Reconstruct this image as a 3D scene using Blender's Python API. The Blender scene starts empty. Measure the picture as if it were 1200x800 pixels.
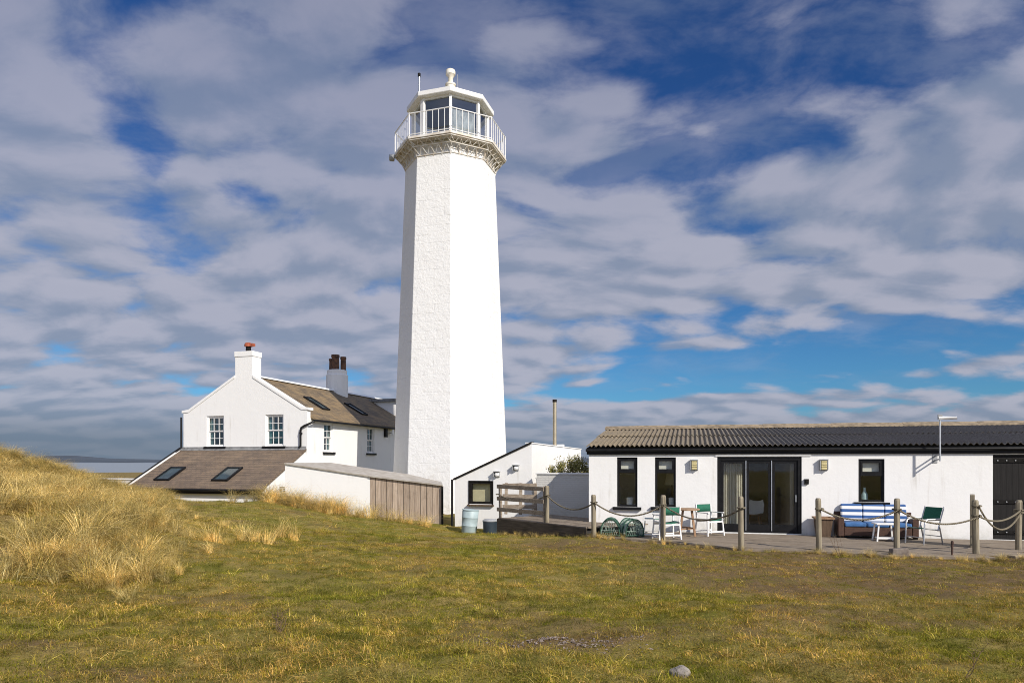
import bpy, bmesh, math, random
import numpy as np
from mathutils import Vector, Matrix
random.seed(11)
rng = np.random.default_rng(11)
R = math.radians
CAMZ = 2.1
scn = bpy.context.scene
COL = scn.collection

def at(px, py, Y):
    """photo measurement -> world point at depth Y (metres)"""
    return Vector(((px - 600) / 800 * Y, Y, CAMZ - (py - 541) / 800 * Y))

# ------------------------------------------------------------------ materials
class NT:
    def __init__(s, nt):
        s.nt = nt; s.n = nt.nodes; s.l = nt.links
    def new(s, t, **kw):
        nd = s.n.new(t)
        for k, v in kw.items():
            setattr(nd, k, v)
        return nd
    def link(s, a, b):
        s.l.new(a, b)
    def put(s, sock, v):
        if isinstance(v, bpy.types.NodeSocket):
            s.l.new(v, sock)
        elif v is not None:
            if isinstance(v, (tuple, list)) and len(v) == 3 and sock.type == 'RGBA':
                v = (*v, 1)
            sock.default_value = v
    def math(s, op, a, b=None, c=None, clamp=False):
        nd = s.new('ShaderNodeMath', operation=op); nd.use_clamp = clamp
        for i, v in enumerate((a, b, c)):
            if v is not None: s.put(nd.inputs[i], v)
        return nd.outputs[0]
    def vmath(s, op, a, b=None):
        nd = s.new('ShaderNodeVectorMath', operation=op)
        s.put(nd.inputs[0], a)
        if b is not None: s.put(nd.inputs[1], b)
        return nd.outputs[1] if op in ('DOT_PRODUCT', 'LENGTH') else nd.outputs[0]
    def mix(s, f, a, b, mode='MIX'):
        nd = s.new('ShaderNodeMix', data_type='RGBA', blend_type=mode)
        s.put(nd.inputs[0], f); s.put(nd.inputs[6], a); s.put(nd.inputs[7], b)
        return nd.outputs[2]
    def ramp(s, v, a, b, lo=0.0, hi=1.0, smooth=True):
        nd = s.new('ShaderNodeMapRange', interpolation_type='SMOOTHSTEP' if smooth else 'LINEAR')
        s.put(nd.inputs[0], v); s.put(nd.inputs[1], a); s.put(nd.inputs[2], b); s.put(nd.inputs[3], lo); s.put(nd.inputs[4], hi)
        return nd.outputs[0]
    def noise(s, vec, scale, detail=4, rough=.55, dist=0.0, col=False, dim='3D'):
        nd = s.new('ShaderNodeTexNoise', noise_dimensions=dim)
        s.put(nd.inputs['Vector'], vec); nd.inputs['Scale'].default_value = scale
        nd.inputs['Detail'].default_value = detail; nd.inputs['Roughness'].default_value = rough
        nd.inputs['Distortion'].default_value = dist
        return nd.outputs[1 if col else 0]
    def mapping(s, vec, scale=(1, 1, 1), loc=(0, 0, 0), rot=(0, 0, 0)):
        nd = s.new('ShaderNodeMapping')
        s.put(nd.inputs[0], vec); nd.inputs[1].default_value = loc; nd.inputs[2].default_value = rot; nd.inputs[3].default_value = scale
        return nd.outputs[0]
    def sep(s, v):
        nd = s.new('ShaderNodeSeparateXYZ'); s.put(nd.inputs[0], v); return nd.outputs
    def comb(s, x, y, z=0.0):
        nd = s.new('ShaderNodeCombineXYZ')
        for i, v in enumerate((x, y, z)): s.put(nd.inputs[i], v)
        return nd.outputs[0]
    def bump(s, h, strength=.5, dist=.02, normal=None):
        nd = s.new('ShaderNodeBump'); nd.inputs['Strength'].default_value = strength; nd.inputs['Distance'].default_value = dist
        s.put(nd.inputs['Height'], h)
        if normal is not None: s.put(nd.inputs['Normal'], normal)
        return nd.outputs[0]

def newmat(name):
    m = bpy.data.materials.new(name); m.use_nodes = True
    t = NT(m.node_tree)
    return m, t, t.n['Principled BSDF'], t.new('ShaderNodeTexCoord').outputs['Object']

def mat(name, c, rough=.6, metal=0.0, ns=6.0, na=.18, bs=None, bstr=.3, bd=.01, stretch=(1, 1, 1), c2=None, spec=.5):
    m, t, b, oc = newmat(name)
    v = t.mapping(oc, stretch)
    n = t.noise(v, ns, 6, .6)
    if c2 is None:
        lo = tuple(x * (1 - na) for x in c); hi = tuple(min(1, x * (1 + na)) for x in c)
    else:
        lo, hi = c, c2
    f = t.ramp(n, .3, .7)
    t.put(b.inputs['Base Color'], t.mix(f, lo, hi))
    b.inputs['Roughness'].default_value = rough; b.inputs['Metallic'].default_value = metal
    b.inputs['Specular IOR Level'].default_value = spec
    if bs:
        t.put(b.inputs['Normal'], t.bump(t.noise(v, bs, 5, .6), bstr, bd))
    return m

def m_render(name, c=(.80, .795, .78), bscale=11, bstr=.16, dirt=.75, brick=None):
    """painted roughcast: lumps, faint dirt streaks that run down, optional painted-over masonry joints"""
    m, t, b, oc = newmat(name)
    n = t.noise(oc, .9, 5, .6)
    streak = t.noise(t.mapping(oc, (5, 5, .35)), 1.0, 5, .65)
    d = t.math('MULTIPLY', t.ramp(streak, .52, .78), t.ramp(n, .4, .7))
    d = t.math('MULTIPLY', d, dirt)
    col = t.mix(d, c, (.52, .49, .43))
    z = t.sep(oc)[2]
    spl = t.math('MULTIPLY', t.ramp(z, .85, .28), t.ramp(t.noise(oc, 3.0, 5, .7), .35, .7))
    col = t.mix(t.math('MULTIPLY', spl, .55), col, (.42, .40, .33))
    h = t.math('ADD', t.noise(oc, bscale, 6, .65), t.math('MULTIPLY', t.noise(oc, bscale * .22, 3, .5), 1.6))
    if brick:
        bw, bh, axis = brick
        s_ = t.sep(oc)
        br = t.new('ShaderNodeTexBrick'); br.offset = .5
        t.put(br.inputs['Vector'], t.comb(s_[axis], s_[2]))
        br.inputs['Scale'].default_value = 1; br.inputs['Brick Width'].default_value = bw; br.inputs['Row Height'].default_value = bh
        br.inputs['Mortar Size'].default_value = .012; br.inputs['Mortar Smooth'].default_value = .6
        h = t.math('SUBTRACT', h, t.math('MULTIPLY', br.outputs['Fac'], .8))
    t.put(b.inputs['Base Color'], col); b.inputs['Roughness'].default_value = .75; b.inputs['Specular IOR Level'].default_value = .25
    t.put(b.inputs['Normal'], t.bump(h, bstr, .03))
    return m

def m_tower():
    m, t, b, oc = newmat('tower white masonry paint')
    uv = t.new('ShaderNodeUVMap').outputs[0]
    big = t.noise(oc, .5, 6, .62)
    u = t.sep(uv)
    wob = t.vmath('ADD', uv, t.vmath('SCALE', t.noise(uv, 1.6, 3, .5, col=True), None))
    br = t.new('ShaderNodeTexBrick'); br.offset = .5
    warp = t.mapping(uv, (1, 1, 1))
    nz = t.noise(uv, 2.5, 3, .6)
    wv = t.comb(t.math('ADD', u[0], t.math('MULTIPLY', nz, .10)), t.math('ADD', u[1], t.math('MULTIPLY', nz, .10)))
    t.put(br.inputs['Vector'], wv)
    br.inputs['Scale'].default_value = 1; br.inputs['Brick Width'].default_value = .95; br.inputs['Row Height'].default_value = .46
    br.inputs['Mortar Size'].default_value = .014; br.inputs['Mortar Smooth'].default_value = .7
    joint = t.math('MULTIPLY', br.outputs['Fac'], t.ramp(t.noise(uv, 1.3, 5, .7), .42, .66))
    lumps = t.math('ADD', t.noise(oc, 7, 7, .68), t.math('MULTIPLY', t.noise(oc, 1.8, 3, .5), .9))
    pits = t.ramp(t.noise(oc, 5.5, 6, .7), .60, .72)
    h = t.math('SUBTRACT', t.math('SUBTRACT', lumps, t.math('MULTIPLY', joint, .7)), t.math('MULTIPLY', pits, .35))
    streak = t.ramp(t.noise(t.mapping(oc, (4, 4, .12)), 1.0, 5, .65), .56, .8)
    top = t.ramp(t.sep(oc)[2], 15.5, 19.4)
    d = t.math('ADD', t.math('MULTIPLY', streak, .14), t.math('MULTIPLY', t.math('MULTIPLY', streak, top), .6))
    d = t.math('ADD', d, t.math('MULTIPLY', t.math('MULTIPLY', t.ramp(t.sep(oc)[2], 4.5, .5), t.ramp(t.noise(oc, 1.6, 6, .65), .45, .7)), .35))
    col = t.mix(d, (.81, .805, .79), (.42, .36, .28))
    crack = t.math('MULTIPLY', joint, t.ramp(t.noise(uv, 2.1, 4, .6), .53, .63))
    col = t.mix(t.math('MULTIPLY', crack, .30), col, (.35, .33, .30))
    col = t.mix(t.math('MULTIPLY', t.ramp(big, .5, .75), .12), col, (.55, .53, .48))
    t.put(b.inputs['Base Color'], col); b.inputs['Roughness'].default_value = .7; b.inputs['Specular IOR Level'].default_value = .25
    t.put(b.inputs['Normal'], t.bump(h, .5, .06))
    return m

def m_slate(name, axis, pitch, ca, cb, lichen, amount, cw=.26, ch=.20, dark=(.05, .048, .05)):
    m, t, b, oc = newmat(name)
    s_ = t.sep(oc)
    br = t.new('ShaderNodeTexBrick'); br.offset = .5
    zz = t.math('DIVIDE', s_[2], math.sin(pitch))
    t.put(br.inputs['Vector'], t.comb(s_[axis], zz))
    t.put(br.inputs['Color1'], ca); t.put(br.inputs['Color2'], cb); t.put(br.inputs['Mortar'], dark)
    br.inputs['Scale'].default_value = 1; br.inputs['Brick Width'].default_value = cw; br.inputs['Row Height'].default_value = ch
    br.inputs['Mortar Size'].default_value = .010; br.inputs['Mortar Smooth'].default_value = .2
    ln = t.ramp(t.noise(oc, 1.1, 8, .7), .38, .66)
    col = t.mix(t.math('MULTIPLY', ln, amount), br.outputs[0], lichen)
    st = [9, 9, 9]; st[axis] = .7
    stk = t.noise(t.mapping(oc, tuple(st)), 1.0, 5, .6)
    col = t.mix(t.ramp(stk, .5, .72, 0, .6), col, tuple(x * 1.15 for x in lichen)); col = t.mix(t.ramp(stk, .48, .30, 0, .6), col, tuple(x * .7 for x in ca))
    fine = t.noise(oc, 22, 6, .7)
    col = t.mix(t.ramp(fine, .35, .7, 0, .55), col, (.07, .06, .05))
    # each course steps out over the one below
    fr = t.math('FRACT', t.math('DIVIDE', zz, ch))
    h = t.math('ADD', t.math('MULTIPLY', fr, -.6), t.math('MULTIPLY', fine, .35))
    h = t.math('SUBTRACT', h, t.math('MULTIPLY', br.outputs['Fac'], .5))
    t.put(b.inputs['Base Color'], col); b.inputs['Roughness'].default_value = .75
    t.put(b.inputs['Normal'], t.bump(h, .8, .03))
    return m

def m_wood(name, c1, c2, along=0, board=None, baxis=1, rough=.8):
    m, t, b, oc = newmat(name)
    st = [14, 14, 14]; st[along] = 1.0
    g = t.noise(t.mapping(oc, tuple(st)), 1.6, 7, .65)
    n2 = t.noise(oc, 2.2, 4, .6)
    col = t.mix(t.ramp(g, .3, .7), c1, c2)
    col = t.mix(t.ramp(n2, .5, .75, 0, .5), col, tuple(x * .55 for x in c1))
    h = g
    if board:
        s_ = t.sep(oc)[baxis]
        q = t.math('DIVIDE', s_, board)
        fr = t.math('ABSOLUTE', t.math('SUBTRACT', t.math('FRACT', q), .5))
        gap = t.ramp(fr, .445, .475)
        wn = t.new('ShaderNodeTexWhiteNoise', noise_dimensions='1D'); t.put(wn.inputs['W'], t.math('FLOOR', q))
        col = t.mix(t.math('MULTIPLY', wn.outputs[0], .45), col, tuple(x * .5 for x in c1))
        col = t.mix(gap, col, (.012, .011, .010))
        h = t.math('SUBTRACT', g, t.math('MULTIPLY', gap, 3))
    t.put(b.inputs['Base Color'], col); b.inputs['Roughness'].default_value = rough; b.inputs['Specular IOR Level'].default_value = .3
    t.put(b.inputs['Normal'], t.bump(h, .5, .006))
    return m

def m_glass(name, tint=(.95, .965, .96), ior=1.5, boost=0.0):
    m = bpy.data.materials.new(name); m.use_nodes = True
    t = NT(m.node_tree); t.n.clear()
    out = t.new('ShaderNodeOutputMaterial')
    oc = t.new('ShaderNodeTexCoord').outputs['Object']
    nrm = t.bump(t.noise(oc, 1.3, 2, .5), .05, .02)
    tr = t.new('ShaderNodeBsdfTransparent'); t.put(tr.inputs[0], tint)
    gl = t.new('ShaderNodeBsdfGlossy'); gl.inputs['Roughness'].default_value = .02; t.put(gl.inputs['Normal'], nrm)
    lw = t.new('ShaderNodeLayerWeight'); lw.inputs[0].default_value = .5; t.put(lw.inputs['Normal'], nrm)
    fz = t.math('ADD', t.math('MULTIPLY', t.math('POWER', lw.outputs['Facing'], 5.0), .9), .045)
    mx = t.new('ShaderNodeMixShader')
    t.put(mx.inputs[0], t.math('ADD', fz, boost, clamp=True))
    t.link(tr.outputs[0], mx.inputs[1]); t.link(gl.outputs[0], mx.inputs[2]); t.link(mx.outputs[0], out.inputs[0])
    return m

def m_blades(name, ta=(.70, .84, .52), tb=(1.10, 1.02, .94)):
    m = bpy.data.materials.new(name); m.use_nodes = True
    t = NT(m.node_tree); t.n.clear()
    out = t.new('ShaderNodeOutputMaterial')
    a = t.new('ShaderNodeAttribute'); a.attribute_name = 'col'
    pos = t.new('ShaderNodeNewGeometry').outputs['Position']
    rnd = t.new('ShaderNodeObjectInfo').outputs['Random']
    n = t.noise(pos, .55, 5, .6)
    c = t.mix(t.ramp(n, .38, .62), ta, tb)
    n2 = t.noise(pos, 3.2, 4, .65); n3 = t.noise(pos, 13, 3, .6)
    c = t.mix(1.0, c, t.mix(t.ramp(n2, .36, .64), (.58, .60, .58), (1.34, 1.26, 1.16)), 'MULTIPLY')
    c = t.mix(1.0, c, t.mix(t.ramp(n3, .36, .64), (.72, .72, .72), (1.22, 1.20, 1.16)), 'MULTIPLY')
    col = t.mix(1.0, a.outputs[0], c, 'MULTIPLY')
    col = t.mix(1.0, col, t.mix(rnd, (.60, .62, .60), (1.30, 1.24, 1.14)), 'MULTIPLY')
    d = t.new('ShaderNodeBsdfDiffuse'); tl = t.new('ShaderNodeBsdfTranslucent')
    t.put(d.inputs[0], col); t.put(tl.inputs[0], col)
    mx = t.new('ShaderNodeMixShader'); mx.inputs[0].default_value = .28
    t.link(d.outputs[0], mx.inputs[1]); t.link(tl.outputs[0], mx.inputs[2]); t.link(mx.outputs[0], out.inputs[0])
    return m

def m_ground():
    m, t, b, oc = newmat('turf and sandy soil')
    pos = t.new('ShaderNodeNewGeometry').outputs['Position']
    wear = t.new('ShaderNodeAttribute'); wear.attribute_name = 'wear'
    dune = t.new('ShaderNodeAttribute'); dune.attribute_name = 'dune'
    n1 = t.noise(pos, .8, 7, .65); n2 = t.noise(pos, 5, 7, .7); n3 = t.noise(pos, 30, 5, .7)
    col = t.mix(t.ramp(n1, .36, .62), (.165, .155, .026), (.30, .225, .075))
    col = t.mix(t.ramp(n2, .45, .7, 0, .6), col, (.10, .10, .02))
    col = t.mix(t.ramp(n3, .55, .75, 0, .7), col, (.33, .25, .095))
    soil = t.mix(t.ramp(n2, .3, .7), (.110, .072, .034), (.220, .150, .075))
    soil = t.mix(t.ramp(n3, .5, .72, 0, .6), soil, (.075, .056, .030))
    wf = t.math('MULTIPLY', wear.outputs['Fac'], t.ramp(t.math('ADD', n2, t.math('MULTIPLY', n1, .6)), .55, .85, .25, 1.0), clamp=True)
    col = t.mix(wf, col, soil)
    straw = t.mix(t.ramp(n2, .3, .7), (.12, .088, .036), (.30, .22, .09))
    col = t.mix(t.math('MULTIPLY', dune.outputs['Fac'], t.ramp(n1, .3, .55, .45, 1.0)), col, straw)
    h = t.math('ADD', t.math('MULTIPLY', n2, 1.0), t.math('MULTIPLY', n3, .4))
    t.put(b.inputs['Base Color'], col); b.inputs['Roughness'].default_value = .95; b.inputs['Specular IOR Level'].default_value = .1
    t.put(b.inputs['Normal'], t.bump(h, .9, .06))
    return m

def m_corrugated():
    m, t, b, oc = newmat('weathered fibre cement sheet')
    s_ = t.sep(oc)
    n = t.noise(oc, .8, 7, .68); f = t.noise(oc, 13, 6, .7)
    edge = t.math('ADD', s_[0], t.math('MULTIPLY', n, 5.0))
    lich = t.ramp(edge, 9.5, 3.0)
    base = t.mix(t.ramp(f, .3, .7), (.085, .078, .072), (.19, .175, .16))
    b.inputs['Specular IOR Level'].default_value = .15
    li = t.mix(t.ramp(f, .3, .7), (.13, .10, .066), (.30, .245, .165))
    col = t.mix(t.math('MULTIPLY', lich, t.ramp(n, .25, .6, .5, 1.0)), base, li)
    t.put(b.inputs['Base Color'], col); b.inputs['Roughness'].default_value = .8
    t.put(b.inputs['Normal'], t.bump(f, .3, .01))
    return m

def m_stripe():
    m, t, b, oc = newmat('blue and white striped canvas')
    z = t.sep(oc)[2]
    fr = t.math('FRACT', t.math('DIVIDE', t.math('SUBTRACT', z, .435), .17))
    f = t.ramp(fr, .50, .52)
    n = t.noise(oc, 30, 3, .5)
    col = t.mix(f, (.74, .745, .75), (.035, .10, .27))
    t.put(b.inputs['Base Color'], col); b.inputs['Roughness'].default_value = .9
    t.put(b.inputs['Normal'], t.bump(n, .25, .004))
    return m

def m_rattan():
    m, t, b, oc = newmat('brown woven rattan')
    w = t.new('ShaderNodeTexBrick'); s_ = t.sep(oc)
    t.put(w.inputs['Vector'], t.comb(t.math('ADD', s_[0], s_[1]), s_[2])); w.offset = .5
    w.inputs['Scale'].default_value = 1; w.inputs['Brick Width'].default_value = .05; w.inputs['Row Height'].default_value = .014
    w.inputs['Mortar Size'].default_value = .002; w.inputs['Mortar Smooth'].default_value = .5
    t.put(w.inputs['Color1'], (.14, .070, .045)); t.put(w.inputs['Color2'], (.085, .045, .032)); t.put(w.inputs['Mortar'], (.02, .012, .01))
    t.put(b.inputs['Base Color'], w.outputs[0]); b.inputs['Roughness'].default_value = .5
    t.put(b.inputs['Normal'], t.bump(w.outputs['Fac'], .6, .004))
    b.inputs['Specular IOR Level'].default_value = .3
    return m

def m_rope():
    m, t, b, oc = newmat('weathered hemp rope')
    wv = t.new('ShaderNodeTexWave', wave_type='BANDS', bands_direction='DIAGONAL')
    t.put(wv.inputs[0], oc); wv.inputs['Scale'].default_value = 14; wv.inputs['Distortion'].default_value = .6
    col = t.mix(wv.outputs['Fac'], (.10, .083, .055), (.27, .23, .16))
    t.put(b.inputs['Base Color'], col); b.inputs['Roughness'].default_value = .95
    t.put(b.inputs['Normal'], t.bump(wv.outputs['Fac'], .8, .01))
    return m

def m_water():
    m, t, b, oc = newmat('sea water')
    n = t.noise(t.mapping(oc, (.02, .08, 1)), 1.0, 5, .6)
    t.put(b.inputs['Base Color'], (.24, .27, .30)); b.inputs['Roughness'].default_value = .5
    t.put(b.inputs['Normal'], t.bump(n, .3, 1.0))
    return m

M = dict(
    render=m_render('white painted render'),
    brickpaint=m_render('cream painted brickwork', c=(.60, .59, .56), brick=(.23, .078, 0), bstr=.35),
    tower=m_tower(),
    slate_side=m_slate('tan lichened slate', 1, R(30), (.13, .095, .058), (.21, .155, .090), (.36, .245, .115), .7, .34, .26),
    slate_front=m_slate('brown lichened slate', 0, R(28), (.125, .088, .060), (.185, .130, .090), (.28, .195, .12), .5, .30, .20),
    corr=m_corrugated(),
    ridge=mat('tan lichened ridge', (.25, .195, .13), .9, ns=5, na=.35, bs=18),
    white=mat('white gloss paint', (.78, .775, .76), .45, ns=3, na=.05, bs=30, bstr=.1),
    whiterust=mat('white paint with rust', (.78, .765, .73), .6, ns=2.6, c2=(.58, .50, .40), bs=20),
    cream=mat('cream weathered paint', (.76, .74, .68), .55, ns=4, c2=(.62, .55, .40), bs=25),
    black=mat('black gloss paint', (.010, .010, .011), .45, ns=8, na=.3, spec=.2),
    blackm=mat('black matt stain', (.012, .011, .010), .8, spec=.15, ns=6, na=.5, bs=30),
    boards=m_wood('black stained boards', (.010, .009, .009), (.020, .018, .017), 2, .14, 0),
    planks=m_wood('silvered brown planks', (.36, .275, .205), (.58, .47, .37), 2, .24, 0),
    deck=m_wood('grey weathered decking', (.175, .140, .105), (.36, .30, .24), 0, .14, 1),
    post=m_wood('grey weathered timber', (.15, .125, .085), (.33, .285, .205), 2),
    rail=m_wood('grey weathered rail timber', (.20, .155, .115), (.38, .32, .25), 0),
    teak=m_wood('worn teak', (.22, .125, .07), (.36, .225, .135), 2),
    teaktop=m_wood('worn teak top', (.26, .165, .10), (.38, .26, .165), 0),
    planter=m_wood('dark stained planter wood', (.085, .055, .035), (.15, .10, .065), 2),
    glass=m_glass('window glass'),
    glassblue=m_glass('sky reflecting glass', (.6, .72, .75), 1.55, .12),
    lead=mat('grey lead flashing', (.20, .20, .20), .7, .0, ns=4, na=.3),
    interior=mat('interior plaster', (.34, .31, .26), .9, ns=2, na=.08),
    interiorf=mat('interior timber floor', (.16, .11, .07), .5, ns=5, na=.25),
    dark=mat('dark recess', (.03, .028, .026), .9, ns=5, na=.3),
    rust=mat('rusty terracotta pot', (.20, .092, .046), .85, ns=4, c2=(.05, .03, .022), bs=25),
    orange=mat('orange terracotta pot', (.34, .085, .04), .8, ns=6, na=.25, bs=25),
    steel=mat('stainless steel flue', (.46, .39, .27), .42, .6, ns=4, na=.12),
    alu=mat('brushed aluminium', (.62, .63, .64), .38, .9, ns=12, na=.1),
    greyp=mat('grey metal paint', (.33, .34, .35), .5, ns=8, na=.15),
    green=mat('bottle green canvas', (.012, .115, .068), .85, ns=40, na=.2, bs=90, bstr=.3, bd=.003),
    net=mat('green fishing twine', (.010, .045, .030), .8, ns=8, c2=(.035, .10, .068)),
    netpale=mat('pale green fishing twine', (.22, .33, .27), .85, ns=8, c2=(.42, .48, .42)),
    stripe=m_stripe(),
    blue=mat('faded blue canvas', (.045, .13, .31), .9, ns=10, na=.2, bs=60, bstr=.3, bd=.004),
    rattan=m_rattan(), rope=m_rope(),
    curtain=mat('cream curtain cloth', (.72, .68, .58), .95, ns=5, na=.06),
    shade=mat('cream lamp shade', (.62, .55, .36), .6, ns=4, na=.05),
    lens=mat('ribbed lamp glass', (.60, .52, .27), .25, ns=20, na=.12, bs=60),
    bluebutt=mat('pale blue plastic', (.36, .45, .47), .5, ns=4, na=.12, bs=8, bstr=.08),
    darkblue=mat('dark blue plastic', (.03, .045, .06), .45, ns=4, na=.2),
    stone=mat('pale rough stone', (.31, .28, .235), .9, ns=5, c2=(.22, .19, .17), bs=14, bstr=.8, bd=.03),
    slab=mat('grey brown stone', (.20, .17, .145), .9, ns=6, c2=(.12, .095, .08), bs=14, bstr=.7, bd=.02),
    sand=mat('yellow sandstone', (.36, .29, .19), .9, ns=6, c2=(.22, .175, .12), bs=14, bstr=.7, bd=.02),
    pebble=mat('mixed pebbles', (.10, .074, .060), .85, ns=14, c2=(.29, .235, .20), bs=20),
    twig=mat('dry brown stems', (.15, .10, .055), .9, ns=10, na=.3),
    rustbar=mat('rusty iron', (.11, .055, .035), .85, ns=14, c2=(.05, .03, .025), bs=40),
    leaf=mat('olive shrub leaves', (.11, .12, .025), .6, ns=3, c2=(.32, .27, .07)),
    hillm=mat('far heath with haze tint', (.050, .066, .090), 1.0, ns=.003, na=.25),  # blue of the distance haze is painted into this base colour
    water=m_water(),
    ground=m_ground(), blades=m_blades('grass blades'), marram=m_blades('marram blades', (.80, .80, .76), (1.16, 1.17, 1.18)),
    vase=mat('pale blue bottle glass', (.45, .60, .62), .15, ns=5, na=.1),
    chairshell=mat('white moulded chair', (.72, .71, .68), .4, ns=5, na=.04),
)

# ------------------------------------------------------------------ mesh helper
OFF = Vector((0, 0, 0))
class MB:
    def __init__(s):
        s.v = []; s.f = []; s.m = []
    def add(s, vs, fs, mi=0):
        o = len(s.v); s.v += [Vector(p) for p in vs]
        s.f += [tuple(i + o for i in f) for f in fs]; s.m += [mi] * len(fs)
        return s
    def box(s, x0, x1, y0, y1, z0, z1, mi=0):
        return s.add([(x, y, z) for z in (z0, z1) for y in (y0, y1) for x in (x0, x1)],
                     [(0, 2, 3, 1), (4, 5, 7, 6), (0, 1, 5, 4), (2, 6, 7, 3), (0, 4, 6, 2), (1, 3, 7, 5)], mi)
    def hexa(s, b4, t4, mi=0):
        return s.add(list(b4) + list(t4), [(3, 2, 1, 0), (4, 5, 6, 7)] + [(i, (i + 1) % 4, 4 + (i + 1) % 4, 4 + i) for i in range(4)], mi)
    def bar(s, p, q, w, h, up=(0, 0, 1), mi=0):
        p, q = Vector(p), Vector(q); d = (q - p).normalized(); up = Vector(up)
        if abs(d.dot(up)) > .95: up = Vector((0, 1, 0))
        a = d.cross(up).normalized() * w / 2; b = a.cross(d).normalized() * h / 2
        c = [-a - b, a - b, a + b, -a + b]
        return s.hexa([p + k for k in c], [q + k for k in c], mi)
    def tube(s, pts, r, n=8, radii=None, mi=0):
        pts = [Vector(p) for p in pts]; k = len(pts); vs = []; fs = []
        ref = None
        for i, p in enumerate(pts):
            d = (pts[min(i + 1, k - 1)] - pts[max(i - 1, 0)]).normalized()
            if ref is None:
                ref = d.orthogonal().normalized()
            ref = (ref - d * ref.dot(d))
            ref = ref.normalized() if ref.length > 1e-6 else d.orthogonal().normalized()
            b = d.cross(ref); rr = radii[i] if radii else r
            vs += [p + (ref * math.cos(2 * math.pi * j / n) + b * math.sin(2 * math.pi * j / n)) * rr for j in range(n)]
        for i in range(k - 1):
            fs += [(i * n + j, i * n + (j + 1) % n, (i + 1) * n + (j + 1) % n, (i + 1) * n + j) for j in range(n)]
        fs += [tuple(range(n))[::-1], tuple((k - 1) * n + j for j in range(n))]
        return s.add(vs, fs, mi)
    def lathe(s, prof, n=16, c=(0, 0, 0), mi=0, ph=0.0):
        c = Vector(c); vs = []; fs = []; k = len(prof)
        for r, z in prof:
            vs += [c + Vector((r * math.sin(ph + 2 * math.pi * j / n), -r * math.cos(ph + 2 * math.pi * j / n), z)) for j in range(n)]
        for i in range(k - 1):
            fs += [(i * n + j, i * n + (j + 1) % n, (i + 1) * n + (j + 1) % n, (i + 1) * n + j) for j in range(n)]
        fs += [tuple(range(n))[::-1], tuple((k - 1) * n + j for j in range(n))]
        return s.add(vs, fs, mi)
    def prism(s, poly, ext, mi=0):
        poly = [Vector(p) for p in poly]; n = len(poly); ext = Vector(ext)
        return s.add(poly + [p + ext for p in poly],
                     [tuple(range(n))[::-1], tuple(range(n, 2 * n))] + [(i, (i + 1) % n, n + (i + 1) % n, n + i) for i in range(n)], mi)
    def wall(s, a0, a1, b0, b1, holes, fr, bk, mi=0):
        """rectangular wall in (a, b) with real openings; fr/bk map (a, b) to the two faces"""
        A = sorted({a0, a1, *[h[0] for h in holes], *[h[1] for h in holes]})
        B = sorted({b0, b1, *[h[2] for h in holes], *[h[3] for h in holes]})
        def inside(a, b): return any(h[0] < a < h[1] and h[2] < b < h[3] for h in holes)
        for i in range(len(A) - 1):
            for j in range(len(B) - 1):
                if inside((A[i] + A[i + 1]) / 2, (B[j] + B[j + 1]) / 2): continue
                q = [(A[i], B[j]), (A[i + 1], B[j]), (A[i + 1], B[j + 1]), (A[i], B[j + 1])]
                s.add([fr(*p) for p in q], [(0, 1, 2, 3)], mi); s.add([bk(*p) for p in q], [(3, 2, 1, 0)], mi)
        for x0, x1, z0, z1 in [(a0, a1, b0, b1)] + list(holes):
            q = [(x0, z0), (x1, z0), (x1, z1), (x0, z1)]
            for k in range(4):
                p, r_ = q[k], q[(k + 1) % 4]
                s.add([fr(*p), fr(*r_), bk(*r_), bk(*p)], [(0, 1, 2, 3)], mi)
        return s
    def build(s, name, mats, parent=None, smooth=False, bevel=0.0, weld=True, world=False):
        me = bpy.data.meshes.new(name)
        off = Vector((0, 0, 0)) if world else OFF
        me.from_pydata([tuple(p - off) for p in s.v], [], s.f)
        if not isinstance(mats, (list, tuple)): mats = [mats]
        for m_ in mats: me.materials.append(m_)
        me.polygons.foreach_set('material_index', s.m)
        if weld:
            bm = bmesh.new(); bm.from_mesh(me)
            bmesh.ops.remove_doubles(bm, verts=bm.verts, dist=1e-5)
            bmesh.ops.recalc_face_normals(bm, faces=bm.faces)
            bm.to_mesh(me); bm.free()
        if smooth:
            me.polygons.foreach_set('use_smooth', [True] * len(me.polygons))
            if hasattr(me, 'set_sharp_from_angle'): me.set_sharp_from_angle(angle=R(40))
        me.update()
        o = bpy.data.objects.new(name, me); COL.objects.link(o)
        if parent: o.parent = parent
        if bevel:
            b = o.modifiers.new('bevel', 'BEVEL'); b.width = bevel; b.segments = 2; b.limit_method = 'ANGLE'; b.angle_limit = R(40)
        return o

def tag(o, label=None, cat=None, group=None, kind=None):
    if label: o['label'] = label
    if cat: o['category'] = cat
    if group: o['group'] = group
    if kind: o['kind'] = kind
    return o
def thing(name, label, cat, loc=(0, 0, 0), rz=0.0, group=None):
    o = bpy.data.objects.new(name, None); COL.objects.link(o)
    o.location = loc; o.rotation_euler = (0, 0, rz); o.empty_display_size = .3
    return tag(o, label, cat, group)
def dup(o, loc=None, rz=None, label=None, parent=None):
    c = o.copy(); COL.objects.link(c)
    if parent: c.parent = parent
    if loc is not None: c.location = loc
    if rz is not None: c.rotation_euler = (0, 0, rz)
    if label: c['label'] = label
    for ch in list(o.children): dup(ch, parent=c)
    return c

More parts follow.
